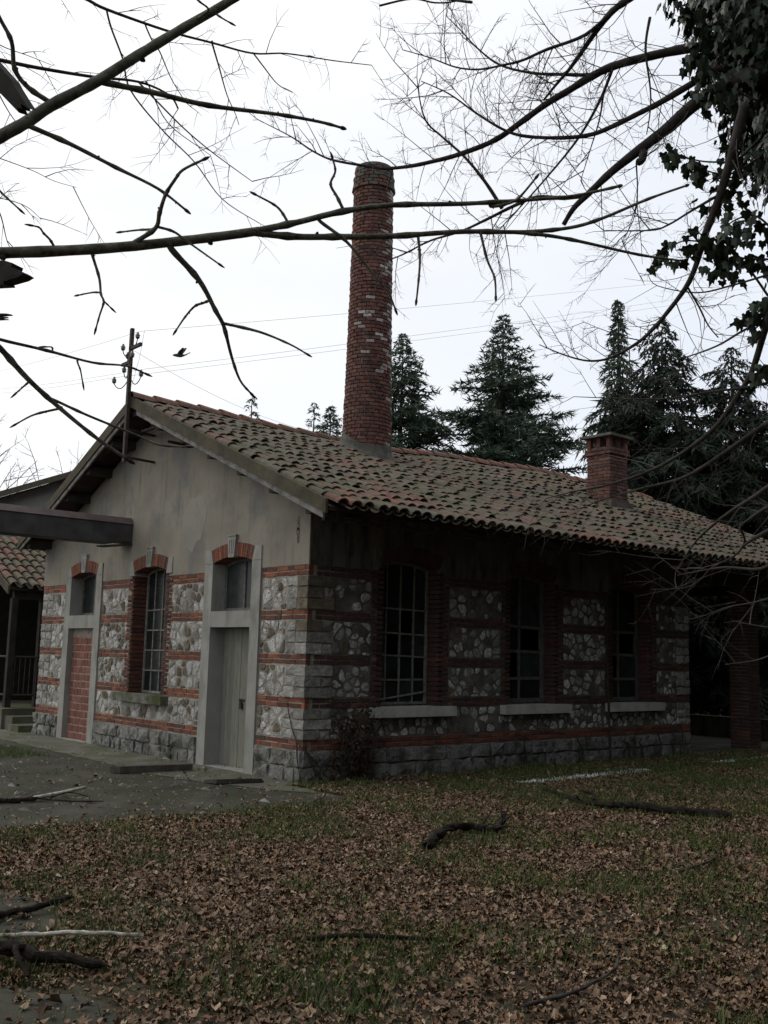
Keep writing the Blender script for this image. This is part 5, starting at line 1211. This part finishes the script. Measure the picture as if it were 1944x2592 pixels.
cm.v = [tuple(Vector(v) + Vector(v).normalized() * .12 * noise.noise(Vector(v) * 3.0)) for v in cm.v]
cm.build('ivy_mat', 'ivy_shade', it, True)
for k in range(13000):
    t = r.random() * (5.2 if r.random() < .82 else len(AX) - 1); i = min(int(t), len(AX) - 2); q = AX[i] + (AX[i + 1] - AX[i]) * (t - i)
    if q[2] > 7.6: continue
    a = r.uniform(0, 2 * math.pi); rr = q[3] * (.70 + .42 * r.random()) * (.82 + .35 * noise.noise(Vector((a * 1.3, q[2] * 2.2, 5))))
    nrm = Vector((math.cos(a), math.sin(a), r.uniform(-.1, .5))).normalized(); p = Vector(q[:3]) + Vector((math.cos(a), math.sin(a), 0)) * rr + Vector((0, 0, r.uniform(-.12, .12)))
    vis = max(.05, (VIEW - p).normalized().dot(nrm))
    px = (p - VIEW).dot(Rv) / (p - VIEW).dot(Fv)
    put_ivy(p, nrm, r.uniform(.045, .092), r, vis * (1 if px < .40 else .02))
for path, n in IVY_SPRAYS:
    pts = smooth_path(path, 5); st_ = MB().tube([p for p in pts], [.008 * (1 - .7 * i / len(pts)) for i in range(len(pts))], 5).build('ivy_stem', 'dark_bark', it, True)
    for k in range(n):
        f = r.random() ** .8; p = Vector(pts[min(int(f * len(pts)), len(pts) - 1)]) + rvec(r) * r.uniform(.01, .13) * (1.25 - .6 * f) + Vector((0, 0, -.03))
        put_ivy(p, (VIEW - p).normalized() + rvec(r) * .8, r.uniform(.05, .088), r, 1.2)
scatter_pieces(lst, 295, 'ivy_foliage', it)

# conifers --------------------------------------------------------------
def conifer(seed, H, zlow, spread, nbr, droop, hang, dens, power=.9, upturn=.12, nl=(.16, .30), nw=.05):
    rs = np.random.RandomState(seed); wood = MB(); V = []
    wood.tube([(0, 0, -.1), (.05 * H / 12, 0, H * .35), (-.02, .04, H * .7), (0, 0, H * .985)], [.018 * H, .014 * H, .007 * H, .01], 8)
    for b in range(nbr):
        t = (b + rs.rand()) / nbr; z = zlow + (H - zlow) * t ** .92
        f = 1 - (z / H)
        L = (spread * (f ** power) * f / (f + (.10 if hang < .45 else .05)) + .05) * rs.uniform(.45, 1.22)
        az = b * 2.39996 + rs.uniform(-.5, .5)
        dx, dy_ = math.cos(az), math.sin(az)
        k = 7; path = []
        up = upturn * rs.uniform(.3, 1.8); dr = droop * rs.uniform(.6, 1.4)
        for i in range(k + 1):
            s = i / k; path.append((dx * L * s, dy_ * L * s, z + L * (up * s - dr * s * s)))
        path = np.array(path)
        wood.tube(path, [max(.006, .012 * L * (1 - .85 * i / k)) for i in range(k + 1)], 4, False)
        nb = max(5, int(L * 7.5 * dens))
        for j in range(nb):
            s = .12 + .88 * (j + rs.rand()) / nb
            i = min(int(s * k), k - 1); p = path[i] + (path[i + 1] - path[i]) * (s * k - i)
            bl = (.30 * L * (1.05 - s) + .16) * rs.uniform(.6, 1.15)
            sd = 1 if j % 2 else -1
            ang = az + sd * rs.uniform(.6, 1.15)
            bd = np.array([math.cos(ang), math.sin(ang), rs.uniform(-.15, .10) - hang])
            bd /= np.linalg.norm(bd)
            m = max(4, int(bl * 16 * dens))
            tt_ = (np.arange(m) + rs.rand(m)) / m
            pos = p + np.outer(tt_ * bl, bd) + np.outer(tt_ ** 2 * bl, [0, 0, -.25 - hang * .5])
            nd = rs.normal(size=(m, 3)) * .55 + bd + np.array([0, 0, .18 - hang * 1.1]); nd /= np.linalg.norm(nd, axis=1)[:, None]
            sdv = np.cross(nd, rs.normal(size=(m, 3))); sdv /= np.linalg.norm(sdv, axis=1)[:, None] + 1e-6
            ln = rs.uniform(nl[0], nl[1], m)[:, None] * min(1, .45 + 2.5 * f); w = nw * rs.uniform(.7, 1.4, m)[:, None]
            V.append(np.stack([pos - sdv * w, pos + sdv * w, pos + nd * ln], 1))
    V = np.concatenate(V).reshape(-1, 3)
    return wood, V
def np_tree_mesh(name, V, m):
    n = len(V) // 3; me = bpy.data.meshes.new(name)
    me.vertices.add(len(V)); me.vertices.foreach_set('co', V.astype(np.float32).ravel())
    me.loops.add(len(V)); me.loops.foreach_set('vertex_index', np.arange(len(V), dtype=np.int32))
    me.polygons.add(n); me.polygons.foreach_set('loop_start', np.arange(0, len(V), 3, dtype=np.int32)); me.polygons.foreach_set('loop_total', np.full(n, 3, np.int32))
    me.materials.append(M[m]); me.update(calc_edges=True); return me
def place_conifer(label, name, wood_me, crown_me, loc, rz, s, group, cat='tree'):
    t = thing(name, label, cat, loc, group)
    for nm, me in (('trunk', wood_me), ('crown', crown_me)):
        o = bpy.data.objects.new(nm, me); COL.objects.link(o); o.parent = t
    t.rotation_euler = (0, 0, rz); t.scale = (s, s, s)
    return t
wd, V = conifer(1, 13.24, 4.6, 5.2, 190, .26, .05, 1.75, power=.58, upturn=.42, nl=(.18, .36), nw=.028)
ced_w, ced_c = wd.mesh('cedar_wood', 'dark_bark'), np_tree_mesh('cedar_crown', V, 'needles')
wd, V = conifer(2, 12.2, 4.6, 5.4, 175, .32, .12, 1.7, power=.58, upturn=.38, nl=(.18, .36), nw=.028)
ced2_w, ced2_c = wd.mesh('cedar_wood', 'dark_bark'), np_tree_mesh('cedar_crown', V, 'needles')
wd, V = conifer(3, 12.13, 4.4, 4.6, 160, .36, .38, 1.6, power=1.1, upturn=.14, nl=(.18, .36), nw=.028)
slim_w, slim_c = wd.mesh('fir_wood', 'dark_bark'), np_tree_mesh('fir_crown', V, 'needles')
wd, V = conifer(4, 11.3, .9, 5.0, 165, .34, .50, 1.7, power=.50, upturn=.12, nl=(.18, .36), nw=.030)
spr_w, spr_c = wd.mesh('spruce_wood', 'dark_bark'), np_tree_mesh('spruce_crown', V, 'spruce_needles')
wd, V = conifer(6, 12.0, 7.0, 3.0, 34, .35, .30, 1.2, power=.60, upturn=.45, nl=(.18, .34), nw=.028)
tip_w, tip_c = wd.mesh('cedar_wood', 'dark_bark'), np_tree_mesh('cedar_crown', V, 'needles')
wd, V = conifer(5, 15.0, .3, 3.6, 210, .36, .50, .95, power=.50, upturn=.12, nl=(.22, .42), nw=.11)
row_w, row_c = wd.mesh('spruce_wood', 'dark_bark'), np_tree_mesh('spruce_crown', V, 'spruce_needles')
GB = 'conifers behind the building'
place_conifer('broad dark green conifer rising in the middle behind the roof ridge', 'conifer', ced_w, ced_c, (-12.89, 17.31, 0), .4, 1.0, GB)
place_conifer('dark conifer half hidden behind the right edge of the tall round chimney', 'conifer', ced2_w, ced2_c, (-14.45, 14.15, 0), 2.0, 1.0, GB)
place_conifer('slim pointed conifer directly behind the square chimney, tallest of the right group', 'conifer', slim_w, slim_c, (-7.35, 16.28, 0), 0, 1.0, GB)
place_conifer('dark drooping spruce in the middle of the right-hand conifer group', 'spruce_tree', spr_w, spr_c, (-6.0, 16.49, 0), 1.0, .998, GB)
place_conifer('dark drooping spruce at the right end of the conifer group', 'spruce_tree', spr_w, spr_c, (-4.75, 18.0, 0), 3.1, .93, GB)
place_conifer('conifer tip peeking over the ridge midway between gable and tall chimney', 'conifer', tip_w, tip_c, (-19.57, 11.59, 0), 4.0, .885, GB)
place_conifer('thin conifer tip left of the tall chimney base', 'conifer', tip_w, tip_c, (-21.31, 15.61, 0), 2.0, .95, GB)
place_conifer('bushy conifer tip touching the left side of the tall chimney', 'conifer', ced_w, ced_c, (-19.37, 14.95, 0), 1.2, .81, GB)
for x, y, s_, rz in ((10.9, 3.6, .95, .3), (8.6, 5.6, 1.0, 1.9), (7.4, 9.2, 1.05, 4.0), (6.6, 13.2, 1.0, 2.2), (5.6, 17.4, 1.05, 5.0), (14.2, 1.2, 1.1, 1.0), (12.4, 6.5, 1.15, 2.9), (15.6, -3.2, 1.1, 3.7), (16.4, -7.6, 1.05, .8), (14.8, -11.8, 1.1, 2.5)):  # unseen spruces added out of view to darken the side wall and ground
    place_conifer('tall dark spruce added out of view to shade the side wall and ground', 'spruce_tree', row_w, row_c, (x, y, 0), rz, s_, 'unseen spruces added for shade')

# far bare trees
def far_tree(label, loc, H, seed):
    t = thing('distant_bare_tree', label, 'tree', loc, 'leafless trees in the distance'); r = random.Random(seed)
    p = Vector(loc); mb = MB(); mb.tube([p + Vector((0, 0, -.1)), p + Vector((.1, .1, H * .3)), p + Vector((.1, 0, H * .55))], [.16, .12, .08], 7); mb.build('trunk', 'dark_bark', t)
    tw = MB()
    for k in range(46):
        z = H * r.uniform(.25, .55); a = r.uniform(0, 6.28); d = Vector((math.cos(a), math.sin(a), r.uniform(.4, 1.6))).normalized()
        twig(tw, r, p + Vector((.1, .05, z)), d, H * r.uniform(.25, .48), .032, 3, -.02)
    tw.build('crown', 'twig', t, False, 'stuff')
far_tree('leafless tree behind the grey house at the left edge', (-24.6, 2.9, 0), 9.3, 5)
far_tree('leafless tree beyond the roof between the conifers and the square chimney', (-10.6, 22.5, 0), 8.6, 6)
far_tree('leafless tree above the grey house roof beside the main gable', (-22.6, 6.2, 0), 9.2, 7)

# ------------------------------------------------------------------ wires and bird
def wire(label, pts, rad=.0028):
    t = MB().tube(pts, rad, 5).build('overhead_wire', 'wire'); tag(t, label, 'wire', 'overhead wires')
def sagged(a, b, s, n=14): return [Vector(a).lerp(Vector(b), k / n) + Vector((0, 0, -s * 4 * (k / n) * (1 - k / n))) for k in range(n + 1)]
for (a, b), i, lbl in zip(WIRE_ENDS, (0, 6, 5), ('upper thin overhead wire passing the top insulators of the gable pole', 'middle thin overhead wire passing the lower right insulator', 'lowest thin overhead wire passing the lower left insulator')):
    m_ = INS[i]; m_ = (m_[0], m_[1], m_[2] + .09)
    wire(lbl, sagged(a, m_, .1) + sagged(m_, b, .1)[1:])
wire('thin wire slanting down from the gable pole to behind the roof ridge', sagged((INS[1][0], INS[1][1], INS[1][2] + .08), DROP_END, .25))
wire('short slack wire hanging from the gable pole to the roof peak', [(PX + .42, PY, 6.42), (PX + .30, PY, 6.0), (PX + .10, PY, 5.62)])

bd = thing('bird', 'small dark bird flying right of the insulator pole', 'bird', (-1.95, -.9, 5.58))
bp_ = Vector((-1.95, -.9, 5.58)); fw = (-Rv).normalized(); up = Uv; lf = Fv
def bl(f, u, l): return bp_ + (fw * f + up * u + lf * l) * 1.1
body = smooth_path([(.085, .0, 0, .004), (.07, .002, 0, .014), (.03, .0, 0, .024), (-.02, -.004, 0, .024), (-.06, .0, 0, .012), (-.10, .012, 0, .006)], 3)
MB().tube([bl(p[0], p[1], p[2]) for p in body], [p[3] for p in body], 8).build('body', 'bird', bd, True)
for s_ in (-1, 1):
    rt_ = [(.03, .01), (-.035, .008)]; 
    mid = [(.0, .055), (-.055, .05)]; tip = [(-.055, .105), (-.075, .098)]
    vs = []
    for (f, u), l in zip(rt_ + mid + tip, (.01, .01, .05, .05, .09, .09)): vs.append(bl(f, u * (1 if s_ > 0 else .75), s_ * l))
    vs += [v + up * .004 for v in vs]
    MB().add(vs, [(0, 1, 3, 2), (2, 3, 5, 4), (6, 8, 9, 7), (8, 10, 11, 9), (0, 2, 8, 6), (2, 4, 10, 8), (1, 7, 9, 3), (3, 9, 11, 5), (4, 5, 11, 10), (0, 6, 7, 1)]).build('wing', 'bird', bd)
vs = [bl(-.08, .01, -.01), bl(-.08, .01, .01), bl(-.135, .03, .024), bl(-.135, .03, -.024)]; vs += [v + up * .004 for v in vs]
MB().add(vs, [(0, 1, 2, 3), (7, 6, 5, 4), (0, 4, 5, 1), (1, 5, 6, 2), (2, 6, 7, 3), (3, 7, 4, 0)]).build('tail', 'bird', bd)

# ------------------------------------------------------------------ climbers on the wall
r = random.Random(55)
cb = thing('dead_climber', 'brown withered climber on the side wall by the corner', 'plant', (.15, .7, 0))
sm = MB(); lv = []
for k in range(26):
    y0 = r.uniform(.45, 1.05); p = Vector((.06 + r.uniform(0, .1), y0, .01))
    twig(sm, r, p, Vector((r.uniform(-.02, .25), r.uniform(-.3, .3), 1)).normalized(), r.uniform(.35, .95), .006, 2, .0)
sm.build('stems', 'twig', cb, False, 'stuff')
V = []; Fs = []
lf_v = [(0, 0, 0), (.5, .4, .12), (.25, .9, -.1), (0, 1.1, .05), (-.3, .85, .1), (-.45, .35, -.1)]
for k in range(950):
    y = .74 + r.gauss(0, .15); z = abs(r.gauss(.38, .30)); 
    if z > 1.0 or z < .02: continue
    wdt = .05 + .14 * math.exp(-((y - .75) / .2) ** 2)
    p = Vector((.05 + r.random() * wdt, y + (z - .4) * .08, z)); a = rvec(r); b = a.orthogonal().normalized(); c = a.cross(b); s_ = r.uniform(.025, .055)
    o = len(V); V += [tuple(p + (b * x + c * yy + a * zz) * s_) for x, yy, zz in lf_v]; Fs += [(o, o + 1, o + 2), (o, o + 2, o + 3), (o, o + 3, o + 4), (o, o + 4, o + 5)]
MB().add(V, Fs).build('foliage', 'dry_leaf', cb, False, 'stuff')
vn = thing('bare_vine', 'bare vine stem climbing across the building corner', 'plant', (-.2, -.1, 0))
for pts in ([(.12, .35, .02), (.09, .15, .25), (.06, -.01, .40), (-.06, -.055, .52), (-.20, -.05, .72), (-.30, -.05, .98)], [(.07, .30, .01), (.06, .12, .2), (.07, .03, .40)], [(-.06, -.055, .52), (-.02, -.06, .30), (.05, -.06, .05)]):
    ps_ = smooth_path([(*p, .011) for p in pts], 5); MB().tube([p[:3] for p in ps_], [.012 * (1 - .5 * i / len(ps_)) for i in range(len(ps_))], 6).build('stem', 'dark_bark', vn, True)
rs_ = thing('wall_creeper', 'dark dead creeper stems on the base of the far side wall', 'plant', (.05, 6.8, 0))
for y0 in (3.9, 4.0, 5.15, 5.3, 6.35, 6.5, 6.62, 6.85, 7.15, 7.35, 7.7, 7.95):
    pts = [(.06, y0, .01)]; y = y0
    for k in range(4): y += r.uniform(-.07, .07); pts.append((.048 + r.uniform(0, .01), y, .02 + (k + 1) * r.uniform(.07, .13)))
    ps_ = smooth_path(pts, 3); MB().tube(ps_, [r.uniform(.012, .02) * (1 - .6 * i / len(ps_)) for i in range(len(ps_))], 5).build('stem', 'dark_bark', rs_, True)
tag(MB().tube([(.10, 5.93, -.02), (.085, 5.90, 1.1), (.07, 5.87, 2.24)], .019, 8).build('leaning_pipe', 'iron'), 'thin rusty iron pipe leaning on the side wall between far windows', 'pipe')

# ------------------------------------------------------------------ things lying on the ground
def lying(name, label, cat, pts, r0, r1, m, n=10, k=9, forks=()):
    n = max(n, 10); k = 9
    path = smooth_path([(x, y, z) for x, y, z in pts], k); kk = len(path)
    t = thing(name, label, cat, (pts[0][0], pts[0][1], 0))
    rg_ = random.Random(name); ph = rg_.uniform(0, 50)
    path = [np.array(p) + np.array([noise.noise(Vector((i * .35, ph, 1))), noise.noise(Vector((i * .35, ph, 5))), .3 * noise.noise(Vector((i * .35, ph, 9)))]) * r0 * .9 for i, p in enumerate(path)]
    mb = MB(); mb.tube(path, [(r0 + (r1 - r0) * i / kk) * (1 + .30 * noise.noise(Vector((i * .55, ph, 2)))) for i in range(kk)], n)
    out_ = []
    for q, v in enumerate(mb.v):
        i = q // n; c = Vector(path[min(i, kk - 1)]); d = Vector(v) - c
        v2 = c + d * (1 + .34 * noise.noise(Vector(v) * (.9 / r0)) + .16 * noise.noise(Vector(v) * (2.6 / r0)))
        if i in (0, kk - 1):
            ax_ = Vector(path[1] - path[0]) if i == 0 else Vector(path[kk - 1] - path[kk - 2])
            v2 = c + (v2 - c) * .8 + ax_.normalized() * rg_.uniform(-1.2, 1.2) * r0
        out_.append(tuple(v2))
    mb.v = out_
    mb.build('stem', m, t)
    for s_i in range(max(2, kk // 9)):
        i = rg_.randrange(1, kk - 2); c = Vector(path[i]); dl = Vector(path[i + 1] - path[i]).normalized(); sd = rvec(rg_); sd.z = abs(sd.z) * .7; sd = (sd - dl * sd.dot(dl) * .6).normalized()
        tw = MB(); twig(tw, rg_, c, sd, rg_.uniform(2.5, 7) * r0, r0 * .28, 0, .05, 5); tw.build('side_twig', m, t)
    for fp, fr in forks:
        q = smooth_path(fp, 4); MB().tube(q, [fr * (1 - .7 * i / len(q)) * (1 + .25 * noise.noise(Vector((i * .9, fr * 300, 3)))) for i in range(len(q))], 7).build('side_twig', m, t)
    return t
lying('curved_log', 'dark curved log lying on the leaves in mid foreground', 'log', [(4.02, -1.66, .05), (3.84, -1.38, .09), (3.66, -1.02, .10), (3.66, -.80, .085), (3.80, -.68, .07), (3.78, -.52, .11), (3.70, -.42, .19)], .044, .018, 'wet_bark', 9, 5, (([(3.72, -.75, .08), (3.66, -.62, .13), (3.60, -.5, .15)], .012),))
lying('fallen_branch', 'long dark fallen branch on the leaves at right', 'branch', [(2.10, 2.02, .06), (2.55, 1.78, .05), (2.95, 1.56, .06), (3.35, 1.52, .07), (3.6, 1.68, .08), (4.0, 1.82, .07), (4.45, 2.12, .05)], .018, .046, 'wet_bark', 8, 5, (([(3.2, 1.53, .08), (2.9, 1.9, .10), (2.6, 2.1, .08)], .028), ([(3.0, 1.55, .06), (3.1, 1.35, .14)], .012)))
sw = lying('peeled_stick', 'dark stick with peeled white end on the concrete yard', 'branch', [(-.35, -4.2, .04), (-.18, -3.55, .035), (-.14, -3.23, .04)], .028, .022, 'wet_bark', 7, 5, (([(-.15, -3.2, .04), (.1, -3.0, .03), (.3, -2.7, .03)], .012), ([(-.16, -3.3, .04), (-.35, -3.05, .05), (-.4, -2.8, .03)], .010), ([(-.1, -3.1, .04), (0, -2.95, .1), (.05, -2.75, .05)], .008)))
MB().tube([(-.15, -3.25, .045), (-.28, -2.9, .06), (-.43, -2.57, .08)], [.022, .02, .016], 7).build('peeled_end', 'pale_wood', sw, True)
tag(MB().add([(-2.06, -1.50, .013), (-1.90, -1.44, .013), (-1.78, -.47, .013), (-1.94, -.45, .013), (-2.06, -1.50, .095), (-1.90, -1.44, .10), (-1.78, -.47, .095), (-1.94, -.45, .09)], [(0, 3, 2, 1), (4, 5, 6, 7), (0, 1, 5, 4), (1, 2, 6, 5), (2, 3, 7, 6), (3, 0, 4, 7)]).build('wood_beam', 'plank_wood'), 'old wooden beam lying on concrete in front of the plank door', 'beam')
tag(MB().add([(-.62, -1.0, .02), (-.40, -.95, .02), (-.28, -.35, .02), (-.42, -.33, .02), (-.60, -.98, .05), (-.42, -.93, .07), (-.30, -.38, .06), (-.42, -.36, .045)], [(0, 3, 2, 1), (4, 5, 6, 7), (0, 1, 5, 4), (1, 2, 6, 5), (2, 3, 7, 6), (3, 0, 4, 7)]).build('wood_scrap', 'dark_wood'), 'small flat wood scrap on the ground beside the plank door', 'scrap')
lying('dark_stick', 'thick dark stick on the concrete patch at lower left', 'branch', [(4.15, -5.9, .03), (4.18, -5.35, .035), (4.16, -5.0, .045), (4.07, -4.72, .06)], .026, .016, 'wet_bark')
lying('pale_stick', 'pale barkless stick lying among leaves at lower left', 'branch', [(4.62, -5.45, .06), (4.78, -5.2, .065), (4.90, -5.0, .07), (5.08, -4.76, .06)], .014, .010, 'pale_wood')
lying('rotten_log', 'rotten dark chunk of wood in the bottom left corner', 'log', [(4.85, -5.75, .06), (5.0, -5.48, .09), (5.22, -5.35, .08), (5.45, -5.12, .05)], .05, .016, 'wet_bark', 9, 5, (([(5.1, -5.4, .1), (5.25, -5.5, .14), (5.42, -5.5, .06)], .022),))
lying('half_buried_stick', 'dark stick half buried in leaves at bottom centre', 'branch', [(5.50, -4.08, .02), (5.72, -3.80, .05), (5.98, -3.42, .03)], .016, .009, 'wet_bark')
lying('curved_twig', 'thin curved dark twig in the bottom right corner', 'branch', [(7.0, -3.85, .03), (7.05, -3.55, .05), (7.0, -3.2, .07), (6.85, -2.95, .06)], .010, .006, 'dark_bark')
lying('thin_fallen_twig', 'long thin dark twig on leaves near the right edge', 'branch', [(5.75, -.75, .05), (5.7, -.3, .06), (5.55, .1, .05), (5.35, .45, .04)], .009, .005, 'dark_bark')

# ------------------------------------------------------------------ leaves, grass, debris
def leaf_variants(n, seed):
    r = random.Random(seed); out = []
    base = [(0, -.45), (.22, -.30), (.50, -.28), (.36, -.02), (.52, .22), (.22, .20), (.02, .58), (-.20, .22), (-.50, .24), (-.37, 0), (-.48, -.28), (-.20, -.30)]
    for k in range(n):
        crumple = k % 3 != 0
        c1, c2, tw_ = r.uniform(-1.6, 2.4), r.uniform(-1.2, 2.2), r.uniform(-1.4, 1.4); asp = r.uniform(.5, 1.0); fold = r.uniform(0, .8)
        vs = []
        pts_ = base if not crumple else [((.30 + .26 * r.random()) * math.sin(a * math.pi / 6) * .8, -(.34 + .3 * r.random()) * math.cos(a * math.pi / 6)) for a in range(12)]
        for x, y in pts_ + [(0, 0)]:
            x *= asp * (1 + r.uniform(-.25, .25)); y *= 1 + r.uniform(-.25, .25)
            vs.append((x * (1 - .35 * fold), y, .55 * (c1 * x * x + c2 * y * y * .6 + tw_ * x * y) + fold * abs(x) * .8 + r.uniform(-.09, .09) * (2.2 if crumple else 1)))
        out.append(np.array(vs))
    return out, np.array([(i, (i + 1) % 12, 12) for i in range(12)])
LV, LF = leaf_variants(12, 4)
rs = np.random.RandomState(12)
def in_view(x, y, margin=1.0):
    d = np.stack([x - VIEW.x, y - VIEW.y], 1); f = d @ np.array([Fv.x, Fv.y]) / math.hypot(Fv.x, Fv.y); s = d @ np.array([Rv.x, Rv.y]) / math.hypot(Rv.x, Rv.y)
    return (np.abs(s) < f * .40 + margin) & (f > 2.8)
def leafy(x, y):
    """how thickly leaves lie here, 0..1"""
    if inside(YARD, x, y): return .012 if x < .9 else .06
    if inside(PATCH1, x, y) or inside(PATCH2, x, y): return .16
    if y > .0 and x < .95: return .0 if x < .04 else .30
    if x < 0: return .12
    if .75 < x < 1.45 and 2.4 < y < 10.5: return .13
    if x < .95 and y > 0: return .3
    v = noise.noise(Vector((x * .55, y * .55, 1))) * .5 + noise.noise(Vector((x * 1.7, y * 1.7, 4))) * .45
    k = .95 + v * 1.25
    if y > 2.5: k *= .75
    return min(1, max(.14, k))
N = 380000
X = rs.uniform(-3, 9.6, N); Y = rs.uniform(-6.6, 13.5, N)
ok = in_view(X, Y); X, Y = X[ok], Y[ok]
keep = np.array([rs.rand() < leafy(a, b) for a, b in zip(X, Y)]); X, Y = X[keep], Y[keep]
n = len(X)
dist = np.hypot(X - VIEW.x, Y - VIEW.y)
size = np.where(rs.rand(n) < .45, rs.uniform(.015, .034, n), rs.uniform(.028, .064, n)) * np.where(rs.rand(n) < .05, 1.35, 1.0)
yaw = rs.uniform(0, 2 * np.pi, n); tx = rs.normal(0, .26, n); ty = rs.normal(0, .26, n)
zz = rs.uniform(.003, .030, n)
cyw, syw = np.cos(yaw), np.sin(yaw)
allv = np.zeros((n, 13, 3)); var = rs.randint(0, 12, n)
for k in range(12):
    i = np.where(var == k)[0]; L = LV[k][None] * size[i][:, None, None]
    x, y, z = L[..., 0], L[..., 1], L[..., 2]
    cx_, sx_ = np.cos(tx[i])[:, None], np.sin(tx[i])[:, None]; y, z = y * cx_ - z * sx_, y * sx_ + z * cx_
    cy_, sy_ = np.cos(ty[i])[:, None], np.sin(ty[i])[:, None]; x, z = x * cy_ + z * sy_, -x * sy_ + z * cy_
    c, s = cyw[i][:, None], syw[i][:, None]
    allv[i, :, 0] = x * c - y * s + X[i][:, None]; allv[i, :, 1] = x * s + y * c + Y[i][:, None]; allv[i, :, 2] = z + zz[i][:, None]
low = allv[:, :, 2].min(1); allv[:, :, 2] += np.maximum(0, .012 - low)[:, None] * .85
faces = (LF[None] + (np.arange(n) * 13)[:, None, None]).reshape(-1, 3)
o = np_mesh('fallen_leaves', allv.reshape(-1, 3), [faces], ['leaf'], None, 'stuff')
tag(o, 'brown fallen leaves carpeting the ground', 'leaves')

# grass blades
N = 560000
X = rs.uniform(-6, 9.6, N); Y = rs.uniform(-6.6, 13.5, N)
ok = in_view(X, Y); X, Y = X[ok], Y[ok]
def grassy(x, y):
    if inside(YARD, x, y):
        e = noise.noise(Vector((x * .7, y * .7, 8)))
        return .5 if (-7.5 < x < -4.2 and -2.6 < y < -1.35 and e > -.05) else .0
    if x < .03 and y > -.3: return 0
    if inside(PATCH1, x, y) or inside(PATCH2, x, y): return 0.02
    v = noise.noise(Vector((x * .9, y * .9, 21))) + .6 * noise.noise(Vector((x * 2.6, y * 2.6, 31)))
    k = max(0, v * 1.9 + .30)
    if y > 1.5: k += .22
    if x < 1.9 and y < 0: k += .30
    if 0 < x < .5 and y < .8 and y > -.3: k += .5
    return min(1, k)
keep = np.array([rs.rand() < grassy(a, b) for a, b in zip(X, Y)]); X, Y = X[keep], Y[keep]; n = len(X)
hh = rs.uniform(.03, .11, n); a = rs.uniform(0, 2 * np.pi, n); w = rs.uniform(.003, .006, n); lean = rs.uniform(.1, 1.1, n) * hh; la = rs.uniform(0, 2 * np.pi, n)
v = np.zeros((n, 3, 3)); v[:, 0] = np.stack([X - np.cos(a) * w, Y - np.sin(a) * w, np.zeros(n)], 1); v[:, 1] = np.stack([X + np.cos(a) * w, Y + np.sin(a) * w, np.zeros(n)], 1)
v[:, 2] = np.stack([X + np.cos(la) * lean, Y + np.sin(la) * lean, hh], 1)
o = np_mesh('grass', v.reshape(-1, 3), [np.arange(3 * n).reshape(-1, 3)], ['grass'], None, 'stuff')
tag(o, 'sparse green grass growing between the fallen leaves', 'grass')

# crumbs, bark bits and pebbles on the concrete
N = 2600
X = rs.uniform(-9, 1.5, N); Y = rs.uniform(-6, .2, N); V = []; Fs = []
for x, y in zip(X, Y):
    if not inside(YARD, x, y) or (y > -.05 and x < .05): continue
    s_ = rs.uniform(.004, .014) * (2.6 if rs.rand() < .05 else 1); a = rs.uniform(0, 3.14); l = rs.uniform(1, 4)
    ca, sa = math.cos(a) * s_, math.sin(a) * s_; o = len(V)
    V += [(x - ca * l, y - sa * l, .006), (x + sa, y - ca, .008), (x + ca * l, y + sa * l, .006), (x - sa, y + ca, .009), (x, y, .012 + s_ * .9)]
    Fs += [(o, o + 1, o + 4), (o + 1, o + 2, o + 4), (o + 2, o + 3, o + 4), (o + 3, o, o + 4)]
o = MB().add(V, Fs).build('ground_debris', 'debris', None, False, 'stuff'); tag(o, 'small bark bits and pebbles strewn over the concrete yard', 'debris')
V = []; Fs = []
for k in range(2600):
    if rs.rand() < .6: t = rs.rand(); x, y = 1.30 - .15 * t + rs.normal(0, .055), 2.5 + 2.9 * t
    else: t = rs.rand(); x, y = 1.04 - .19 * t + rs.normal(0, .045), 7.4 + 2.9 * t
    s_ = rs.uniform(.008, .022); o = len(V)
    V += [(x - s_, y - s_ * .3, .008), (x + s_ * .4, y - s_, .008), (x + s_, y + s_ * .4, .008), (x - s_ * .3, y + s_, .008), (x, y, .012 + s_ * .8)]
    Fs += [(o, o + 1, o + 4), (o + 1, o + 2, o + 4), (o + 2, o + 3, o + 4), (o + 3, o, o + 4)]
o = MB().add(V, Fs).build('drip_line_gravel', 'gravel', None, False, 'stuff'); tag(o, 'pale gravel along the drip line beside the side wall', 'gravel')
